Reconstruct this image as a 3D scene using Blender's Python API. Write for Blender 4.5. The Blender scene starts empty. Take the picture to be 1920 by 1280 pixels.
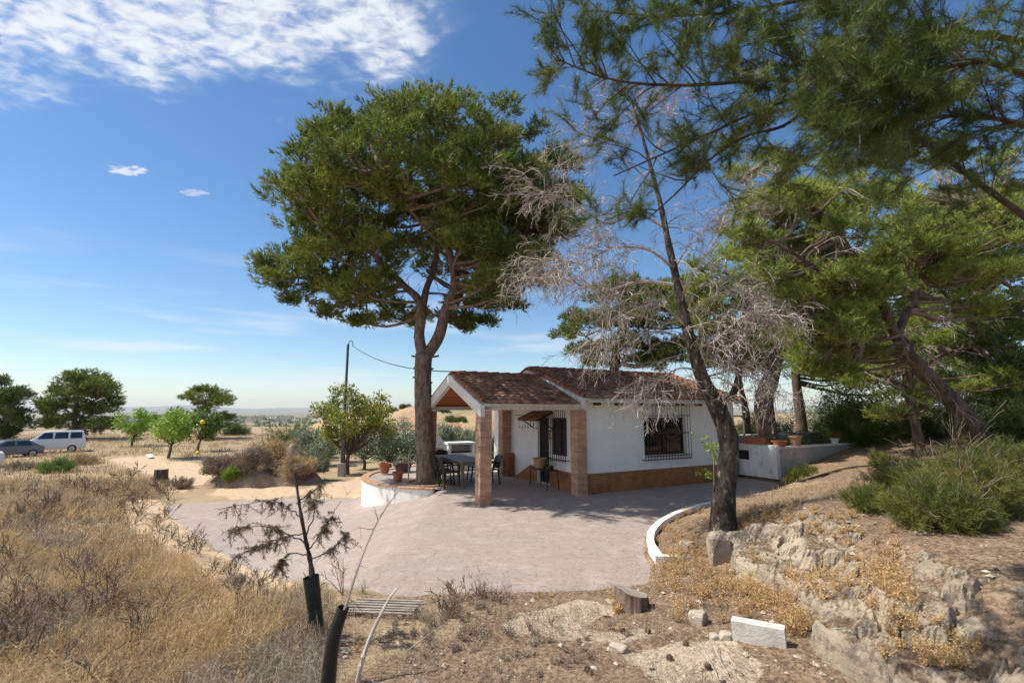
import bpy, bmesh, math, random
import numpy as np
from mathutils import Vector, noise
R = math.radians
rng = np.random.default_rng(7)
random.seed(7)
sc = bpy.context.scene
C = sc.collection

# ------------------------------------------------------------------ camera
F = 880.0; EYE = 2.2; PITCH = math.atan(130 / F)
cam = bpy.data.cameras.new('camera'); camo = bpy.data.objects.new('camera', cam); C.objects.link(camo)
cam.sensor_width = 36; cam.lens = 36 * F / 1920; cam.clip_start = 0.05; cam.clip_end = 40000
camo.location = (0, 0, EYE); camo.rotation_euler = (math.pi / 2 + PITCH, 0, 0)
cam.dof.use_dof = True; cam.dof.focus_distance = 13; cam.dof.aperture_fstop = 1.6
sc.camera = camo
# ------------------------------------------------------------------ light
SUN_EL = R(56); SUN_H = Vector((-0.998, 0.015, 0)).normalized()
sun = bpy.data.lights.new('sun', 'SUN'); suno = bpy.data.objects.new('sun', sun); C.objects.link(suno)
sun.energy = 4.7; sun.angle = R(0.53); sun.color = (1, 0.945, 0.86)
to_sun = Vector((SUN_H.x * math.cos(SUN_EL), SUN_H.y * math.cos(SUN_EL), math.sin(SUN_EL)))
suno.rotation_euler = to_sun.to_track_quat('Z', 'Y').to_euler(); suno.location = (-20, -5, 40)
sc.view_settings.view_transform = 'Standard'; sc.view_settings.look = 'None'
sc.view_settings.exposure = 0.42; sc.view_settings.gamma = 1
sc.cycles.use_denoising = True
sc.cycles.denoiser = 'OPENIMAGEDENOISE'
try:
    sc.cycles.denoising_input_passes = 'RGB_ALBEDO_NORMAL'; sc.cycles.denoising_prefilter = 'ACCURATE'
except Exception: pass
sc.cycles.max_bounces = 6; sc.cycles.diffuse_bounces = 3; sc.cycles.glossy_bounces = 2
sc.cycles.transmission_bounces = 4; sc.cycles.transparent_max_bounces = 6; sc.cycles.volume_bounces = 0
sc.cycles.sample_clamp_indirect = 6

def N(nt, typ, **kw):
    n = nt.nodes.new(typ)
    for k, v in kw.items(): setattr(n, k, v)
    return n
def math_node(nt, op, a, b=None, c=None, clamp=False):
    n = nt.nodes.new('ShaderNodeMath'); n.operation = op; n.use_clamp = clamp
    for i, s in enumerate((a, b, c)):
        if s is None: continue
        if isinstance(s, (int, float)): n.inputs[i].default_value = s
        else: nt.links.new(s, n.inputs[i])
    return n.outputs[0]
def sstep(nt, x, a, b):
    n = nt.nodes.new('ShaderNodeMapRange'); n.interpolation_type = 'SMOOTHSTEP'; n.clamp = True
    nt.links.new(x, n.inputs[0]); n.inputs[1].default_value = a; n.inputs[2].default_value = b
    n.inputs[3].default_value = 0; n.inputs[4].default_value = 1
    return n.outputs[0]

world = bpy.data.worlds.new('World'); sc.world = world; world.use_nodes = True
nt = world.node_tree; nt.nodes.clear(); L = nt.links.new
sky = N(nt, 'ShaderNodeTexSky', sky_type='NISHITA', sun_disc=False)
sky.sun_elevation = SUN_EL; sky.sun_rotation = math.atan2(SUN_H.x, SUN_H.y)
sky.altitude = 100; sky.air_density = 1.0; sky.dust_density = 0.2; sky.ozone_density = 2.2
tc = N(nt, 'ShaderNodeTexCoord'); sep = N(nt, 'ShaderNodeSeparateXYZ'); L(tc.outputs['Generated'], sep.inputs[0])
zc = math_node(nt, 'MAXIMUM', sep.outputs[2], 0.02)
u = math_node(nt, 'DIVIDE', sep.outputs[0], zc); v = math_node(nt, 'DIVIDE', sep.outputs[1], zc)
cb = N(nt, 'ShaderNodeCombineXYZ'); L(u, cb.inputs[0]); L(v, cb.inputs[1])
def cnoise(scale, detail, rough, sx, sy, rot, off=0.0, dist=0.0):
    mp = N(nt, 'ShaderNodeMapping'); mp.inputs['Rotation'].default_value = (0, 0, rot)
    mp.inputs['Scale'].default_value = (sx, sy, 1); mp.inputs['Location'].default_value = (off, off * .7, 0)
    L(cb.outputs[0], mp.inputs[0])
    n = N(nt, 'ShaderNodeTexNoise'); n.inputs['Scale'].default_value = scale; n.inputs['Detail'].default_value = detail
    n.inputs['Roughness'].default_value = rough; n.inputs['Distortion'].default_value = dist; L(mp.outputs[0], n.inputs['Vector'])
    return n.outputs['Fac']
n_edge = cnoise(3.2, 4, .55, 1, 1, 0, 3.1)
n_puff = cnoise(13.0, 4, .55, 1.0, 1.5, .5, 1.7, .3)
n_big = cnoise(2.0, 3, .5, 1, 1, 0, 9.0)
# a mackerel cloud bank that reaches from overhead to v ~ 1.3 on the left of the view
vedge = math_node(nt, 'ADD', v, math_node(nt, 'MULTIPLY', n_edge, 0.75))
m1 = sstep(nt, vedge, 1.80, 1.50)
uedge = math_node(nt, 'ADD', u, math_node(nt, 'MULTIPLY', n_edge, 0.35))
m2 = sstep(nt, uedge, 0.08, -0.18)
bank = math_node(nt, 'MULTIPLY', m1, m2)
puffs = sstep(nt, math_node(nt, 'ADD', n_puff, math_node(nt, 'MULTIPLY', bank, .22)), .47, .86)
c1 = math_node(nt, 'MULTIPLY', bank, math_node(nt, 'ADD', math_node(nt, 'MULTIPLY', puffs, .80), .10))
def puff(uc, vc, ru, rv, k):
    du = math_node(nt, 'DIVIDE', math_node(nt, 'SUBTRACT', u, uc), ru)
    dv = math_node(nt, 'DIVIDE', math_node(nt, 'SUBTRACT', v, vc), rv)
    d = math_node(nt, 'ADD', math_node(nt, 'MULTIPLY', du, du), math_node(nt, 'MULTIPLY', dv, dv))
    d = math_node(nt, 'ADD', d, math_node(nt, 'MULTIPLY', math_node(nt, 'SUBTRACT', n_puff, .5), 5.0))
    return math_node(nt, 'MULTIPLY', sstep(nt, d, 1.0, 0.0), k)
c2 = math_node(nt, 'MAXIMUM', puff(-1.62, 1.85, .085, .05, .75), puff(-1.47, 2.05, .06, .04, .42))
# thin veils low over the horizon
mp = N(nt, 'ShaderNodeMapping'); mp.inputs['Scale'].default_value = (1.6, 1.6, 14); mp.inputs['Location'].default_value = (.3, .2, .4)
L(tc.outputs['Generated'], mp.inputs[0])
nv = N(nt, 'ShaderNodeTexNoise'); nv.inputs['Scale'].default_value = 2.0; nv.inputs['Detail'].default_value = 5; L(mp.outputs[0], nv.inputs['Vector'])
veil = math_node(nt, 'MULTIPLY', sstep(nt, nv.outputs['Fac'], .48, .72), sstep(nt, sep.outputs[2], .36, .08))
veil = math_node(nt, 'MULTIPLY', veil, .50)
cl = math_node(nt, 'MAXIMUM', math_node(nt, 'MAXIMUM', c1, c2), veil, clamp=True)
hs = N(nt, 'ShaderNodeHueSaturation'); hs.inputs['Saturation'].default_value = 1.2; L(sky.outputs[0], hs.inputs['Color'])
mix = N(nt, 'ShaderNodeMix', data_type='RGBA'); L(cl, mix.inputs['Factor']); L(hs.outputs[0], mix.inputs[6])
mix.inputs[7].default_value = (6.6, 6.8, 7.1, 1)
bg = N(nt, 'ShaderNodeBackground'); bg.inputs['Strength'].default_value = 0.108; L(mix.outputs[2], bg.inputs[0])
wo = N(nt, 'ShaderNodeOutputWorld'); L(bg.outputs[0], wo.inputs[0])

# ------------------------------------------------------------------ helpers
fw = np.array([0, math.cos(PITCH), math.sin(PITCH)]); up = np.array([0, -math.sin(PITCH), math.cos(PITCH)])
def ray(px, py): return fw * F + np.array([px - 960.0, 0, 0]) + up * (640 - py)
def P(px, py, Y):
    d = ray(px, py); return np.array([0, 0, EYE]) + d * (Y / d[1])
def G(px, py, z):
    d = ray(px, py); return np.array([0, 0, EYE]) + d * ((z - EYE) / d[2])
def nrm(a): return a / np.maximum(np.linalg.norm(a, axis=-1, keepdims=True), 1e-9)

class MB:
    def __init__(s): s.v = []; s.n = 0; s.f3 = []; s.f4 = []; s.r3 = []; s.r4 = []
    def add(s, verts, tris=None, quads=None, rnd=None):
        verts = np.asarray(verts, float).reshape(-1, 3)
        if tris is not None and len(tris):
            t = np.asarray(tris, np.int64).reshape(-1, 3); s.f3.append(t + s.n)
            s.r3.append(np.broadcast_to(np.random.default_rng(s.n).random() if rnd is None else rnd, (len(t),)))
        if quads is not None and len(quads):
            q = np.asarray(quads, np.int64).reshape(-1, 4); s.f4.append(q + s.n)
            s.r4.append(np.broadcast_to(np.random.default_rng(s.n).random() if rnd is None else rnd, (len(q),)))
        s.v.append(verts); s.n += len(verts); return s
    def box(s, lo, hi, M=None, rnd=None):
        x0, y0, z0 = lo; x1, y1, z1 = hi
        v = np.array([[x0,y0,z0],[x1,y0,z0],[x1,y1,z0],[x0,y1,z0],[x0,y0,z1],[x1,y0,z1],[x1,y1,z1],[x0,y1,z1]], float)
        if M is not None: v = v @ np.asarray(M[0]).T + np.asarray(M[1])
        return s.add(v, quads=[[0,3,2,1],[4,5,6,7],[0,1,5,4],[1,2,6,5],[2,3,7,6],[3,0,4,7]], rnd=rnd)
    def prism(s, poly, axis, lo, hi, rnd=None):
        """poly: list of 2D points in the plane of the two other axes, extruded along axis"""
        n = len(poly); v = []
        for t in (lo, hi):
            for p in poly:
                if axis == 0: v.append((t, p[0], p[1]))
                elif axis == 1: v.append((p[0], t, p[1]))
                else: v.append((p[0], p[1], t))
        q = [[i, (i + 1) % n, n + (i + 1) % n, n + i] for i in range(n)]
        t3 = [[0, i + 1, i] for i in range(1, n - 1)] + [[n, n + i, n + i + 1] for i in range(1, n - 1)]
        s.add(v, tris=t3, quads=None, rnd=rnd); s.n -= 2 * n; s.v.pop()
        return s.add(v, quads=q, rnd=rnd)
    def tube(s, pts, rad, sides=6, cap=True, rnd=None):
        pts = np.asarray(pts, float); k = len(pts)
        rad = np.broadcast_to(np.asarray(rad, float), (k,))
        t = nrm(np.gradient(pts, axis=0)); ref = np.array([0.31, 0.2, 0.93])
        if abs(np.dot(t.mean(0), ref)) > .9: ref = np.array([1.0, .1, 0])
        if sides == 2:                                    # hair-thin twig: one flat strip
            w_ = nrm(np.cross(t, np.random.default_rng(s.n).normal(size=3))) * rad[:, None]
            v = np.stack([pts - w_, pts + w_], 1).reshape(-1, 3); i = np.arange(k - 1)[:, None] * 2
            return s.add(v, quads=i + np.array([[0, 1, 3, 2]]), rnd=rnd)
        a = nrm(np.cross(t, ref)); b = np.cross(t, a)
        th = np.linspace(0, 2 * math.pi, sides, endpoint=False)
        ring = (np.cos(th)[None, :, None] * a[:, None] + np.sin(th)[None, :, None] * b[:, None]) * rad[:, None, None] + pts[:, None]
        v = ring.reshape(-1, 3); i = np.arange(k - 1)[:, None] * sides; j = np.arange(sides)[None]
        jn = (j + 1) % sides
        q = np.stack([i + j, i + jn, i + sides + jn, i + sides + j], -1).reshape(-1, 4)
        tr = []
        if cap:
            tr = [[0, m + 1, m] for m in range(1, sides - 1)] + [[(k-1)*sides, (k-1)*sides + m, (k-1)*sides + m + 1] for m in range(1, sides - 1)]
        return s.add(v, tris=tr, quads=q, rnd=rnd) if not tr else s._both(v, tr, q, rnd)
    def _both(s, v, tr, q, rnd):
        rv = np.random.default_rng(s.n).random() if rnd is None else rnd
        s.f3.append(np.asarray(tr, np.int64) + s.n); s.r3.append(np.full(len(tr), rv))
        return s.add(v, quads=q, rnd=rv)
    def lathe(s, prof, c=(0, 0, 0), sides=14, rnd=None):
        prof = np.asarray(prof, float); th = np.linspace(0, 2 * math.pi, sides, endpoint=False)
        v = np.stack([prof[:, None, 0] * np.cos(th), prof[:, None, 0] * np.sin(th), np.broadcast_to(prof[:, 1:2], (len(prof), sides))], -1).reshape(-1, 3) + np.asarray(c)
        k = len(prof); i = np.arange(k - 1)[:, None] * sides; j = np.arange(sides)[None]; jn = (j + 1) % sides
        q = np.stack([i + j, i + jn, i + sides + jn, i + sides + j], -1).reshape(-1, 4)
        return s.add(v, quads=q, rnd=rnd)
    def blades(s, pts, axes, n, Ln, w, spread, back=.5, r=None):
        """n thin needle triangles round every point, fanned about its axis"""
        k = len(pts)
        if k == 0: return s
        pts = np.asarray(pts); axes = nrm(np.asarray(axes))
        d = nrm(axes[:, None] + r.normal(size=(k, n, 3)) * spread)
        ln = Ln * r.uniform(.7, 1.15, (k, n, 1))
        base = pts[:, None] - axes[:, None] * (r.random((k, n, 1)) * back * Ln)
        side = nrm(np.cross(d, r.normal(size=(k, n, 3)))) * (w / 2)
        v = np.stack([base - side, base + side, base + d * ln], 2).reshape(-1, 3)
        t = np.arange(k * n * 3).reshape(-1, 3)
        return s.add(v, tris=t, rnd=np.repeat(r.random(k), n))
    def leaves(s, pts, size, r, droop=.3, aspect=.45):
        k = len(pts); pts = np.asarray(pts)
        d = nrm(r.normal(size=(k, 3)) + np.array([0, 0, -droop])); sd = nrm(np.cross(d, r.normal(size=(k, 3))))
        sz = size * r.uniform(.6, 1.2, (k, 1))
        mid = pts + d * sz * .5
        v = np.stack([pts, mid + sd * sz * aspect * .5, pts + d * sz, mid - sd * sz * aspect * .5], 1).reshape(-1, 3)
        return s.add(v, quads=np.arange(k * 4).reshape(-1, 4), rnd=r.random(k))
    def build(s, name, mat, parent=None, smooth=False, loc=None):
        me = bpy.data.meshes.new(name)
        V = np.concatenate(s.v) if s.v else np.zeros((0, 3))
        f3 = np.concatenate(s.f3) if s.f3 else np.zeros((0, 3), np.int64)
        f4 = np.concatenate(s.f4) if s.f4 else np.zeros((0, 4), np.int64)
        me.vertices.add(len(V)); me.vertices.foreach_set('co', V.astype(np.float32).ravel())
        li = np.concatenate([f3.ravel(), f4.ravel()]); me.loops.add(len(li)); me.loops.foreach_set('vertex_index', li.astype(np.int32))
        st = np.concatenate([np.arange(len(f3)) * 3, len(f3) * 3 + np.arange(len(f4)) * 4])
        me.polygons.add(len(st)); me.polygons.foreach_set('loop_start', st.astype(np.int32))
        me.polygons.foreach_set('use_smooth', np.full(len(st), bool(smooth)))
        rr = np.concatenate([*(s.r3 or [np.zeros(0)]), *(s.r4 or [np.zeros(0)])])
        me.update(calc_edges=True)
        me.attributes.new('rnd', 'FLOAT', 'FACE').data.foreach_set('value', rr.astype(np.float32))
        if mat is not None: me.materials.append(mat)
        o = bpy.data.objects.new(name, me); C.objects.link(o)
        if parent is not None: o.parent = parent
        if loc is not None: o.location = loc
        return o

def tag(o, label=None, cat=None, group=None, kind=None):
    if label: o['label'] = label
    if cat: o['category'] = cat
    if group: o['group'] = group
    if kind: o['kind'] = kind
    return o
def thing(name, label, cat, loc=(0, 0, 0), rz=0, group=None):
    o = bpy.data.objects.new(name, None); C.objects.link(o); o.location = loc; o.rotation_euler = (0, 0, rz)
    o.empty_display_size = .2
    return tag(o, label, cat, group)
def bevel(o, w=.01, seg=2):
    m = o.modifiers.new('bevel', 'BEVEL'); m.width = w; m.segments = seg; m.limit_method = 'ANGLE'; return o

# ------------------------------------------------------------------ materials
def mat(name, c1, c2=None, scale=4, rough=.8, bump=0.0, bscale=None, rnd=0.0, trans=0.0, c3=None, scale3=1.0, t3=(.5, .65), metal=0.0, spec=.3, stretch=None, detail=5, coords='Object', hue=0.0, lo=.35, hi=.65, tcol=None):
    m = bpy.data.materials.new(name); m.use_nodes = True; nt = m.node_tree; nt.nodes.clear(); L = nt.links.new
    out = N(nt, 'ShaderNodeOutputMaterial'); bs = N(nt, 'ShaderNodeBsdfPrincipled')
    bs.inputs['Roughness'].default_value = rough; bs.inputs['Metallic'].default_value = metal; bs.inputs['Specular IOR Level'].default_value = spec
    co = N(nt, 'ShaderNodeTexCoord').outputs['Object'] if coords == 'Object' else N(nt, 'ShaderNodeNewGeometry').outputs['Position']
    if stretch:
        mp = N(nt, 'ShaderNodeMapping'); mp.inputs['Scale'].default_value = stretch; L(co, mp.inputs[0]); co = mp.outputs[0]
    def nz(sc_, det=detail, rgh=.6):
        n = N(nt, 'ShaderNodeTexNoise'); n.inputs['Scale'].default_value = sc_; n.inputs['Detail'].default_value = det; n.inputs['Roughness'].default_value = rgh
        L(co, n.inputs['Vector']); return n.outputs['Fac']
    col = None
    def rgbmix(f, a, b):
        x = N(nt, 'ShaderNodeMix', data_type='RGBA')
        if isinstance(f, float): x.inputs['Factor'].default_value = f
        else: L(f, x.inputs['Factor'])
        for i, q in ((6, a), (7, b)):
            if isinstance(q, tuple): x.inputs[i].default_value = (*q[:3], 1)
            else: L(q, x.inputs[i])
        return x.outputs[2]
    col = rgbmix(sstep(nt, nz(scale), lo, hi), c1, c2) if c2 else rgbmix(0.0, c1, c1)
    if c3: col = rgbmix(sstep(nt, nz(scale3), t3[0], t3[1]), col, c3)
    if rnd or hue:
        at = N(nt, 'ShaderNodeAttribute', attribute_name='rnd')
        h = N(nt, 'ShaderNodeHueSaturation'); L(col, h.inputs['Color'])
        r = at.outputs['Fac']
        L(math_node(nt, 'ADD', math_node(nt, 'MULTIPLY', r, 2 * rnd), 1 - rnd), h.inputs['Value'])
        r2 = math_node(nt, 'FRACT', math_node(nt, 'MULTIPLY', r, 7.31))
        L(math_node(nt, 'ADD', math_node(nt, 'MULTIPLY', r2, 2 * hue), .5 - hue), h.inputs['Hue'])
        col = h.outputs[0]
    L(col, bs.inputs['Base Color'])
    if bump:
        b = N(nt, 'ShaderNodeBump'); b.inputs['Strength'].default_value = 1.0; b.inputs['Distance'].default_value = bump
        L(nz(bscale or scale * 3, 6, .65), b.inputs['Height']); L(b.outputs[0], bs.inputs['Normal'])
    if trans:
        tr = N(nt, 'ShaderNodeBsdfTranslucent')
        if tcol: tr.inputs[0].default_value = (*tcol, 1)
        else: L(col, tr.inputs[0])
        ms = N(nt, 'ShaderNodeMixShader'); ms.inputs[0].default_value = trans
        L(bs.outputs[0], ms.inputs[1]); L(tr.outputs[0], ms.inputs[2]); L(ms.outputs[0], out.inputs[0])
    else: L(bs.outputs[0], out.inputs[0])
    return m

M = {}
M['needle'] = mat('pine_needles', (.115, .165, .030), (.220, .255, .052), 1.1, .55, rnd=.30, trans=.34, hue=.02, coords='P', lo=.4, hi=.62)
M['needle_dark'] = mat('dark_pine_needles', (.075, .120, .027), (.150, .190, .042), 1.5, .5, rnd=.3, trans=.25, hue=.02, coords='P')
M['needle_yellow'] = mat('yellowish_pine_needles', (.195, .255, .055), (.345, .400, .090), .9, .55, rnd=.3, trans=.4, hue=.025, coords='P', lo=.38, hi=.6)
M['needle_brown'] = mat('brown_pine_needles', (.175, .125, .08), (.10, .075, .05), 2, .8, rnd=.3, trans=.1, coords='P')
M['bark'] = mat('pine_bark', (.165, .118, .090), (.075, .055, .044), 7, .95, bump=.030, bscale=22, stretch=(1, 1, .35), c3=(.26, .20, .155), scale3=16, t3=(.58, .7))
M['bark_red'] = mat('reddish_pine_bark', (.255, .185, .146), (.115, .082, .068), 9, .95, bump=.045, bscale=16, stretch=(1, 1, .45), c3=(.31, .235, .19), scale3=13, t3=(.54, .68))
M['bark_plate'] = mat('plated_bark', (.135, .105, .085), (.035, .027, .022), 11, .95, bump=.055, bscale=17, stretch=(1, 1, .45), c3=(.30, .245, .20), scale3=19, t3=(.56, .68))
M['bark_dark'] = mat('dark_branch_bark', (.105, .082, .066), (.055, .042, .035), 9, .95, bump=.01, bscale=30, rnd=.1)
M['dead_wood'] = mat('grey_dead_wood', (.50, .44, .39), (.30, .25, .215), 6, .9, bump=.004, rnd=.35, stretch=(1, 1, .4))
M['twig'] = mat('brown_twigs', (.25, .19, .145), (.15, .112, .088), 5, .9, rnd=.2)
M['dry_grass'] = mat('dry_grass', (.60, .425, .215), (.40, .290, .170), 1.3, .8, rnd=.4, trans=.25, hue=.018, coords='P', c3=(.33, .285, .225), scale3=.7, t3=(.47, .62))
M['gold_weed'] = mat('golden_dried_weed', (.60, .405, .185), (.50, .345, .175), 1.1, .8, rnd=.3, trans=.25, hue=.015, coords='P')
M['grey_weed'] = mat('grey_dried_weed', (.37, .29, .215), (.27, .205, .15), 1.3, .85, rnd=.35, trans=.1, coords='P')
M['litter'] = mat('needle_litter', (.235, .150, .095), (.135, .088, .06), 3, .9, rnd=.4, coords='P')
M['leaf'] = mat('broad_leaves', (.110, .19, .036), (.190, .260, .055), 1.3, .5, rnd=.3, trans=.3, hue=.02, coords='P')
M['leaf_bright'] = mat('bright_leaves', (.185, .320, .040), (.290, .400, .055), 1.0, .5, rnd=.25, trans=.35, hue=.015, coords='P')
M['leaf_autumn'] = mat('turning_leaves', (.165, .235, .045), (.33, .320, .055), 1.5, .5, rnd=.3, trans=.3, hue=.03, coords='P', c3=(.42, .24, .06), scale3=1.6, t3=(.64, .76))
M['olive'] = mat('olive_leaves', (.25, .295, .185), (.165, .215, .125), 1.5, .5, rnd=.3, trans=.15, coords='P')
M['shrub'] = mat('shrub_leaves', (.205, .215, .048), (.105, .135, .034), 2.6, .55, rnd=.35, trans=.3, hue=.025, coords='P', c3=(.30, .26, .08), scale3=2.2, t3=(.55, .7))
M['white'] = mat('white_render', (.88, .86, .82), (.82, .80, .755), 2.5, .85, bump=.009, bscale=12, c3=(.66, .63, .58), scale3=2.2, t3=(.60, .78), stretch=(1.3, 1.3, .7))
M['whitebeam'] = mat('weathered_white_paint', (.70, .68, .645), (.58, .55, .51), 5, .85, bump=.004, stretch=(2.5, 2.5, .6), c3=(.44, .41, .37), scale3=6, t3=(.6, .75))
M['whitewall'] = mat('whitewashed_wall', (.84, .82, .79), (.74, .71, .67), 1.7, .85, bump=.005, bscale=20, c3=(.55, .51, .455), scale3=3.2, t3=(.56, .72), stretch=(2, 2, .8))
M['brick'] = mat('thin_bricks', (.52, .31, .205), (.42, .24, .155), 9, .9, rnd=.22, bump=.003, hue=.012)
M['mortar'] = mat('mortar', (.46, .385, .315), (.38, .31, .25), 12, .95, bump=.003)
M['roof'] = mat('weathered_roof_tiles', (.345, .180, .112), (.185, .105, .074), 5, .9, rnd=.45, hue=.012, bump=.004, bscale=30, c3=(.30, .235, .165), scale3=6, t3=(.55, .70))
M['verge'] = mat('red_verge_tiles', (.33, .115, .065), (.22, .075, .045), 6, .85, rnd=.25, bump=.003)
M['ceil'] = mat('orange_ceiling_boards', (.50, .175, .062), (.42, .14, .05), 2.5, .6, rnd=.12, stretch=(.5, 3, 3))
M['ceilgap'] = mat('ceiling_shadow_gap', (.14, .06, .03), None, 4, .8)
M['dado'] = mat('glazed_brown_tiles', (.36, .155, .055), (.25, .105, .042), 4, .4, rnd=.06, c3=(.45, .22, .085), scale3=9, t3=(.54, .68), spec=.5)
M['wood'] = mat('dark_brown_wood', (.055, .026, .014), (.035, .017, .010), 6, .4, stretch=(6, 6, 1))
M['glass'] = mat('window_glass', (.012, .013, .012), None, 3, .04, spec=.6)
M['iron_dark'] = mat('dark_iron', (.045, .037, .035), (.028, .024, .022), 8, .5, metal=.3)
M['iron_brown'] = mat('brown_painted_iron', (.065, .034, .026), (.045, .024, .018), 10, .5)
M['patio'] = None
M['terra'] = mat('terracotta', (.43, .155, .075), (.36, .12, .055), 6, .75, bump=.002)
M['terra_pale'] = mat('pale_terracotta', (.47, .27, .165), (.40, .215, .125), 5, .8, bump=.002)
M['pot_brown'] = mat('dark_brown_pot', (.12, .065, .05), (.085, .045, .035), 5, .6)
M['soil'] = mat('potting_soil', (.075, .05, .035), (.045, .03, .02), 20, .95, bump=.01)
M['black_plastic'] = mat('black_plastic', (.016, .017, .018), (.024, .025, .026), 5, .38, bump=.001)
M['green_plastic'] = mat('dark_green_mesh_guard', (.020, .030, .026), (.012, .018, .017), 6, .55, bump=.004, bscale=60)
M['table'] = mat('grey_table_wood', (.24, .185, .145), (.16, .125, .10), 5, .6, stretch=(1, 8, 1))
M['concrete'] = mat('concrete_and_shaded_wall', (.47, .45, .41), (.37, .35, .32), 6, .9, bump=.006, bscale=40, c3=(.58, .56, .52), scale3=3, t3=(.55, .7))  # real concrete, and the grey of the planter walls on their shaded side
M['block'] = mat('pale_cement_block', (.66, .63, .57), (.52, .49, .44), 7, .95, bump=.006, bscale=50)
M['pole'] = mat('grey_metal_pole', (.13, .14, .15), (.09, .10, .105), 4, .5, metal=.5)
M['cable'] = mat('black_cable', (.02, .02, .022), None, 3, .6)
M['metal'] = mat('galvanised_metal', (.50, .50, .50), (.40, .40, .40), 8, .4, metal=.6)
M['rock'] = mat('limestone', (.50, .415, .31), (.33, .265, .20), 2.4, .95, bump=.045, bscale=11, c3=(.19, .165, .135), scale3=4.2, t3=(.52, .68), detail=8, coords='P')
M['stone'] = mat('pale_stone', (.55, .475, .375), (.40, .335, .255), 6, .95, bump=.012, bscale=18, rnd=.15)
M['stump_bark'] = mat('stump_bark', (.26, .19, .145), (.12, .085, .065), 10, .95, bump=.03, bscale=20, stretch=(1, 1, .3))
M['cut_wood'] = mat('weathered_cut_wood', (.36, .31, .255), (.25, .21, .17), 9, .9, bump=.004)
M['car_white'] = mat('white_car_paint', (.78, .79, .80), None, 3, .25, spec=.5)
M['car_dark'] = mat('grey_car_paint', (.15, .17, .20), None, 3, .2, spec=.6)
M['car_glass'] = mat('car_glass', (.018, .022, .025), None, 3, .05, spec=.7)
M['tyre'] = mat('tyre_rubber', (.02, .02, .02), None, 3, .8)
M['rim'] = mat('wheel_rim', (.45, .45, .46), None, 3, .35, metal=.7)
M['lamp_red'] = mat('tail_lamp', (.35, .03, .02), None, 3, .25)
M['yellow'] = mat('yellow_plastic', (.85, .62, .02), (.78, .55, .02), 5, .5)
M['green_post'] = mat('green_painted_post', (.04, .13, .10), None, 5, .5)
M['red'] = mat('red_petals', (.55, .03, .03), (.42, .02, .02), 8, .6)
M['earth'] = mat('reddish_earth', (.50, .27, .155), (.44, .30, .18), .35, .95, bump=.5, bscale=.9, c3=(.36, .30, .16), scale3=.22, t3=(.46, .56), coords='P')
M['mound'] = mat('dry_mound_earth', (.33, .245, .165), (.25, .18, .12), 1.6, .95, bump=.06, bscale=6, coords='P')
M['mountain'] = mat('far_mountain', (.20, .20, .17), (.26, .235, .19), .002, .95, coords='P')
M['roof_far'] = mat('far_roofs', (.42, .33, .27), None, 3, .9)
M['wall_far'] = mat('far_walls', (.62, .58, .52), None, 3, .9)

# ------------------------------------------------------------------ terrain
def smooth(t): t = np.clip(t, 0, 1); return t * t * (3 - 2 * t)
def zpatio(x, y):
    t = np.maximum(0, -1.9 - x); z = -.275 * t
    return np.where(z > -.75, z, -.75 - .25 * (1 - np.exp(-(-.75 - np.minimum(z, -.75)) / .25)))
PATIO = np.array([(-11.9,16.7),(-10.3,14.8),(-8.4,12.9),(-6.3,10.9),(-4.55,9.1),(-3.2,7.4),(-2.3,6.45),(-1.45,5.97),(-.4,6.08),(.95,6.18),(1.75,6.35),
    (2.02,7.15),(2.12,7.9),(2.35,8.6),(2.75,9.4),(3.35,10.25),(4.2,11.1),(4.95,11.65),(6.2,12.4),(7.9,13.9),(8.15,15.0),(7.4,16.4),(9.5,19.0),(6.5,23.6),(-3.0,21.5),(-5.4,19.2),(-5.3,17.5),(-8.3,18.2)])
def poly_sd(x, y, poly):
    x = np.asarray(x, float); y = np.asarray(y, float); d = np.full(x.shape, 1e9); ins = np.zeros(x.shape, bool); n = len(poly)
    for i in range(n):
        ax, ay = poly[i]; bx, by = poly[(i + 1) % n]; ex, ey = bx - ax, by - ay
        t = np.clip(((x - ax) * ex + (y - ay) * ey) / (ex * ex + ey * ey), 0, 1)
        d = np.minimum(d, np.hypot(x - ax - t * ex, y - ay - t * ey))
        c = (ay > y) != (by > y)
        ins ^= c & (x < (bx - ax) * (y - ay) / (by - ay + 1e-12) + ax)
    return np.where(ins, -d, d)
def line_d(x, y, pts):
    d = np.full(np.shape(x), 1e9)
    for (ax, ay), (bx, by) in zip(pts[:-1], pts[1:]):
        ex, ey = bx - ax, by - ay
        t = np.clip(((x - ax) * ex + (y - ay) * ey) / (ex * ex + ey * ey), 0, 1)
        d = np.minimum(d, np.hypot(x - ax - t * ex, y - ay - t * ey))
    return d
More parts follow.
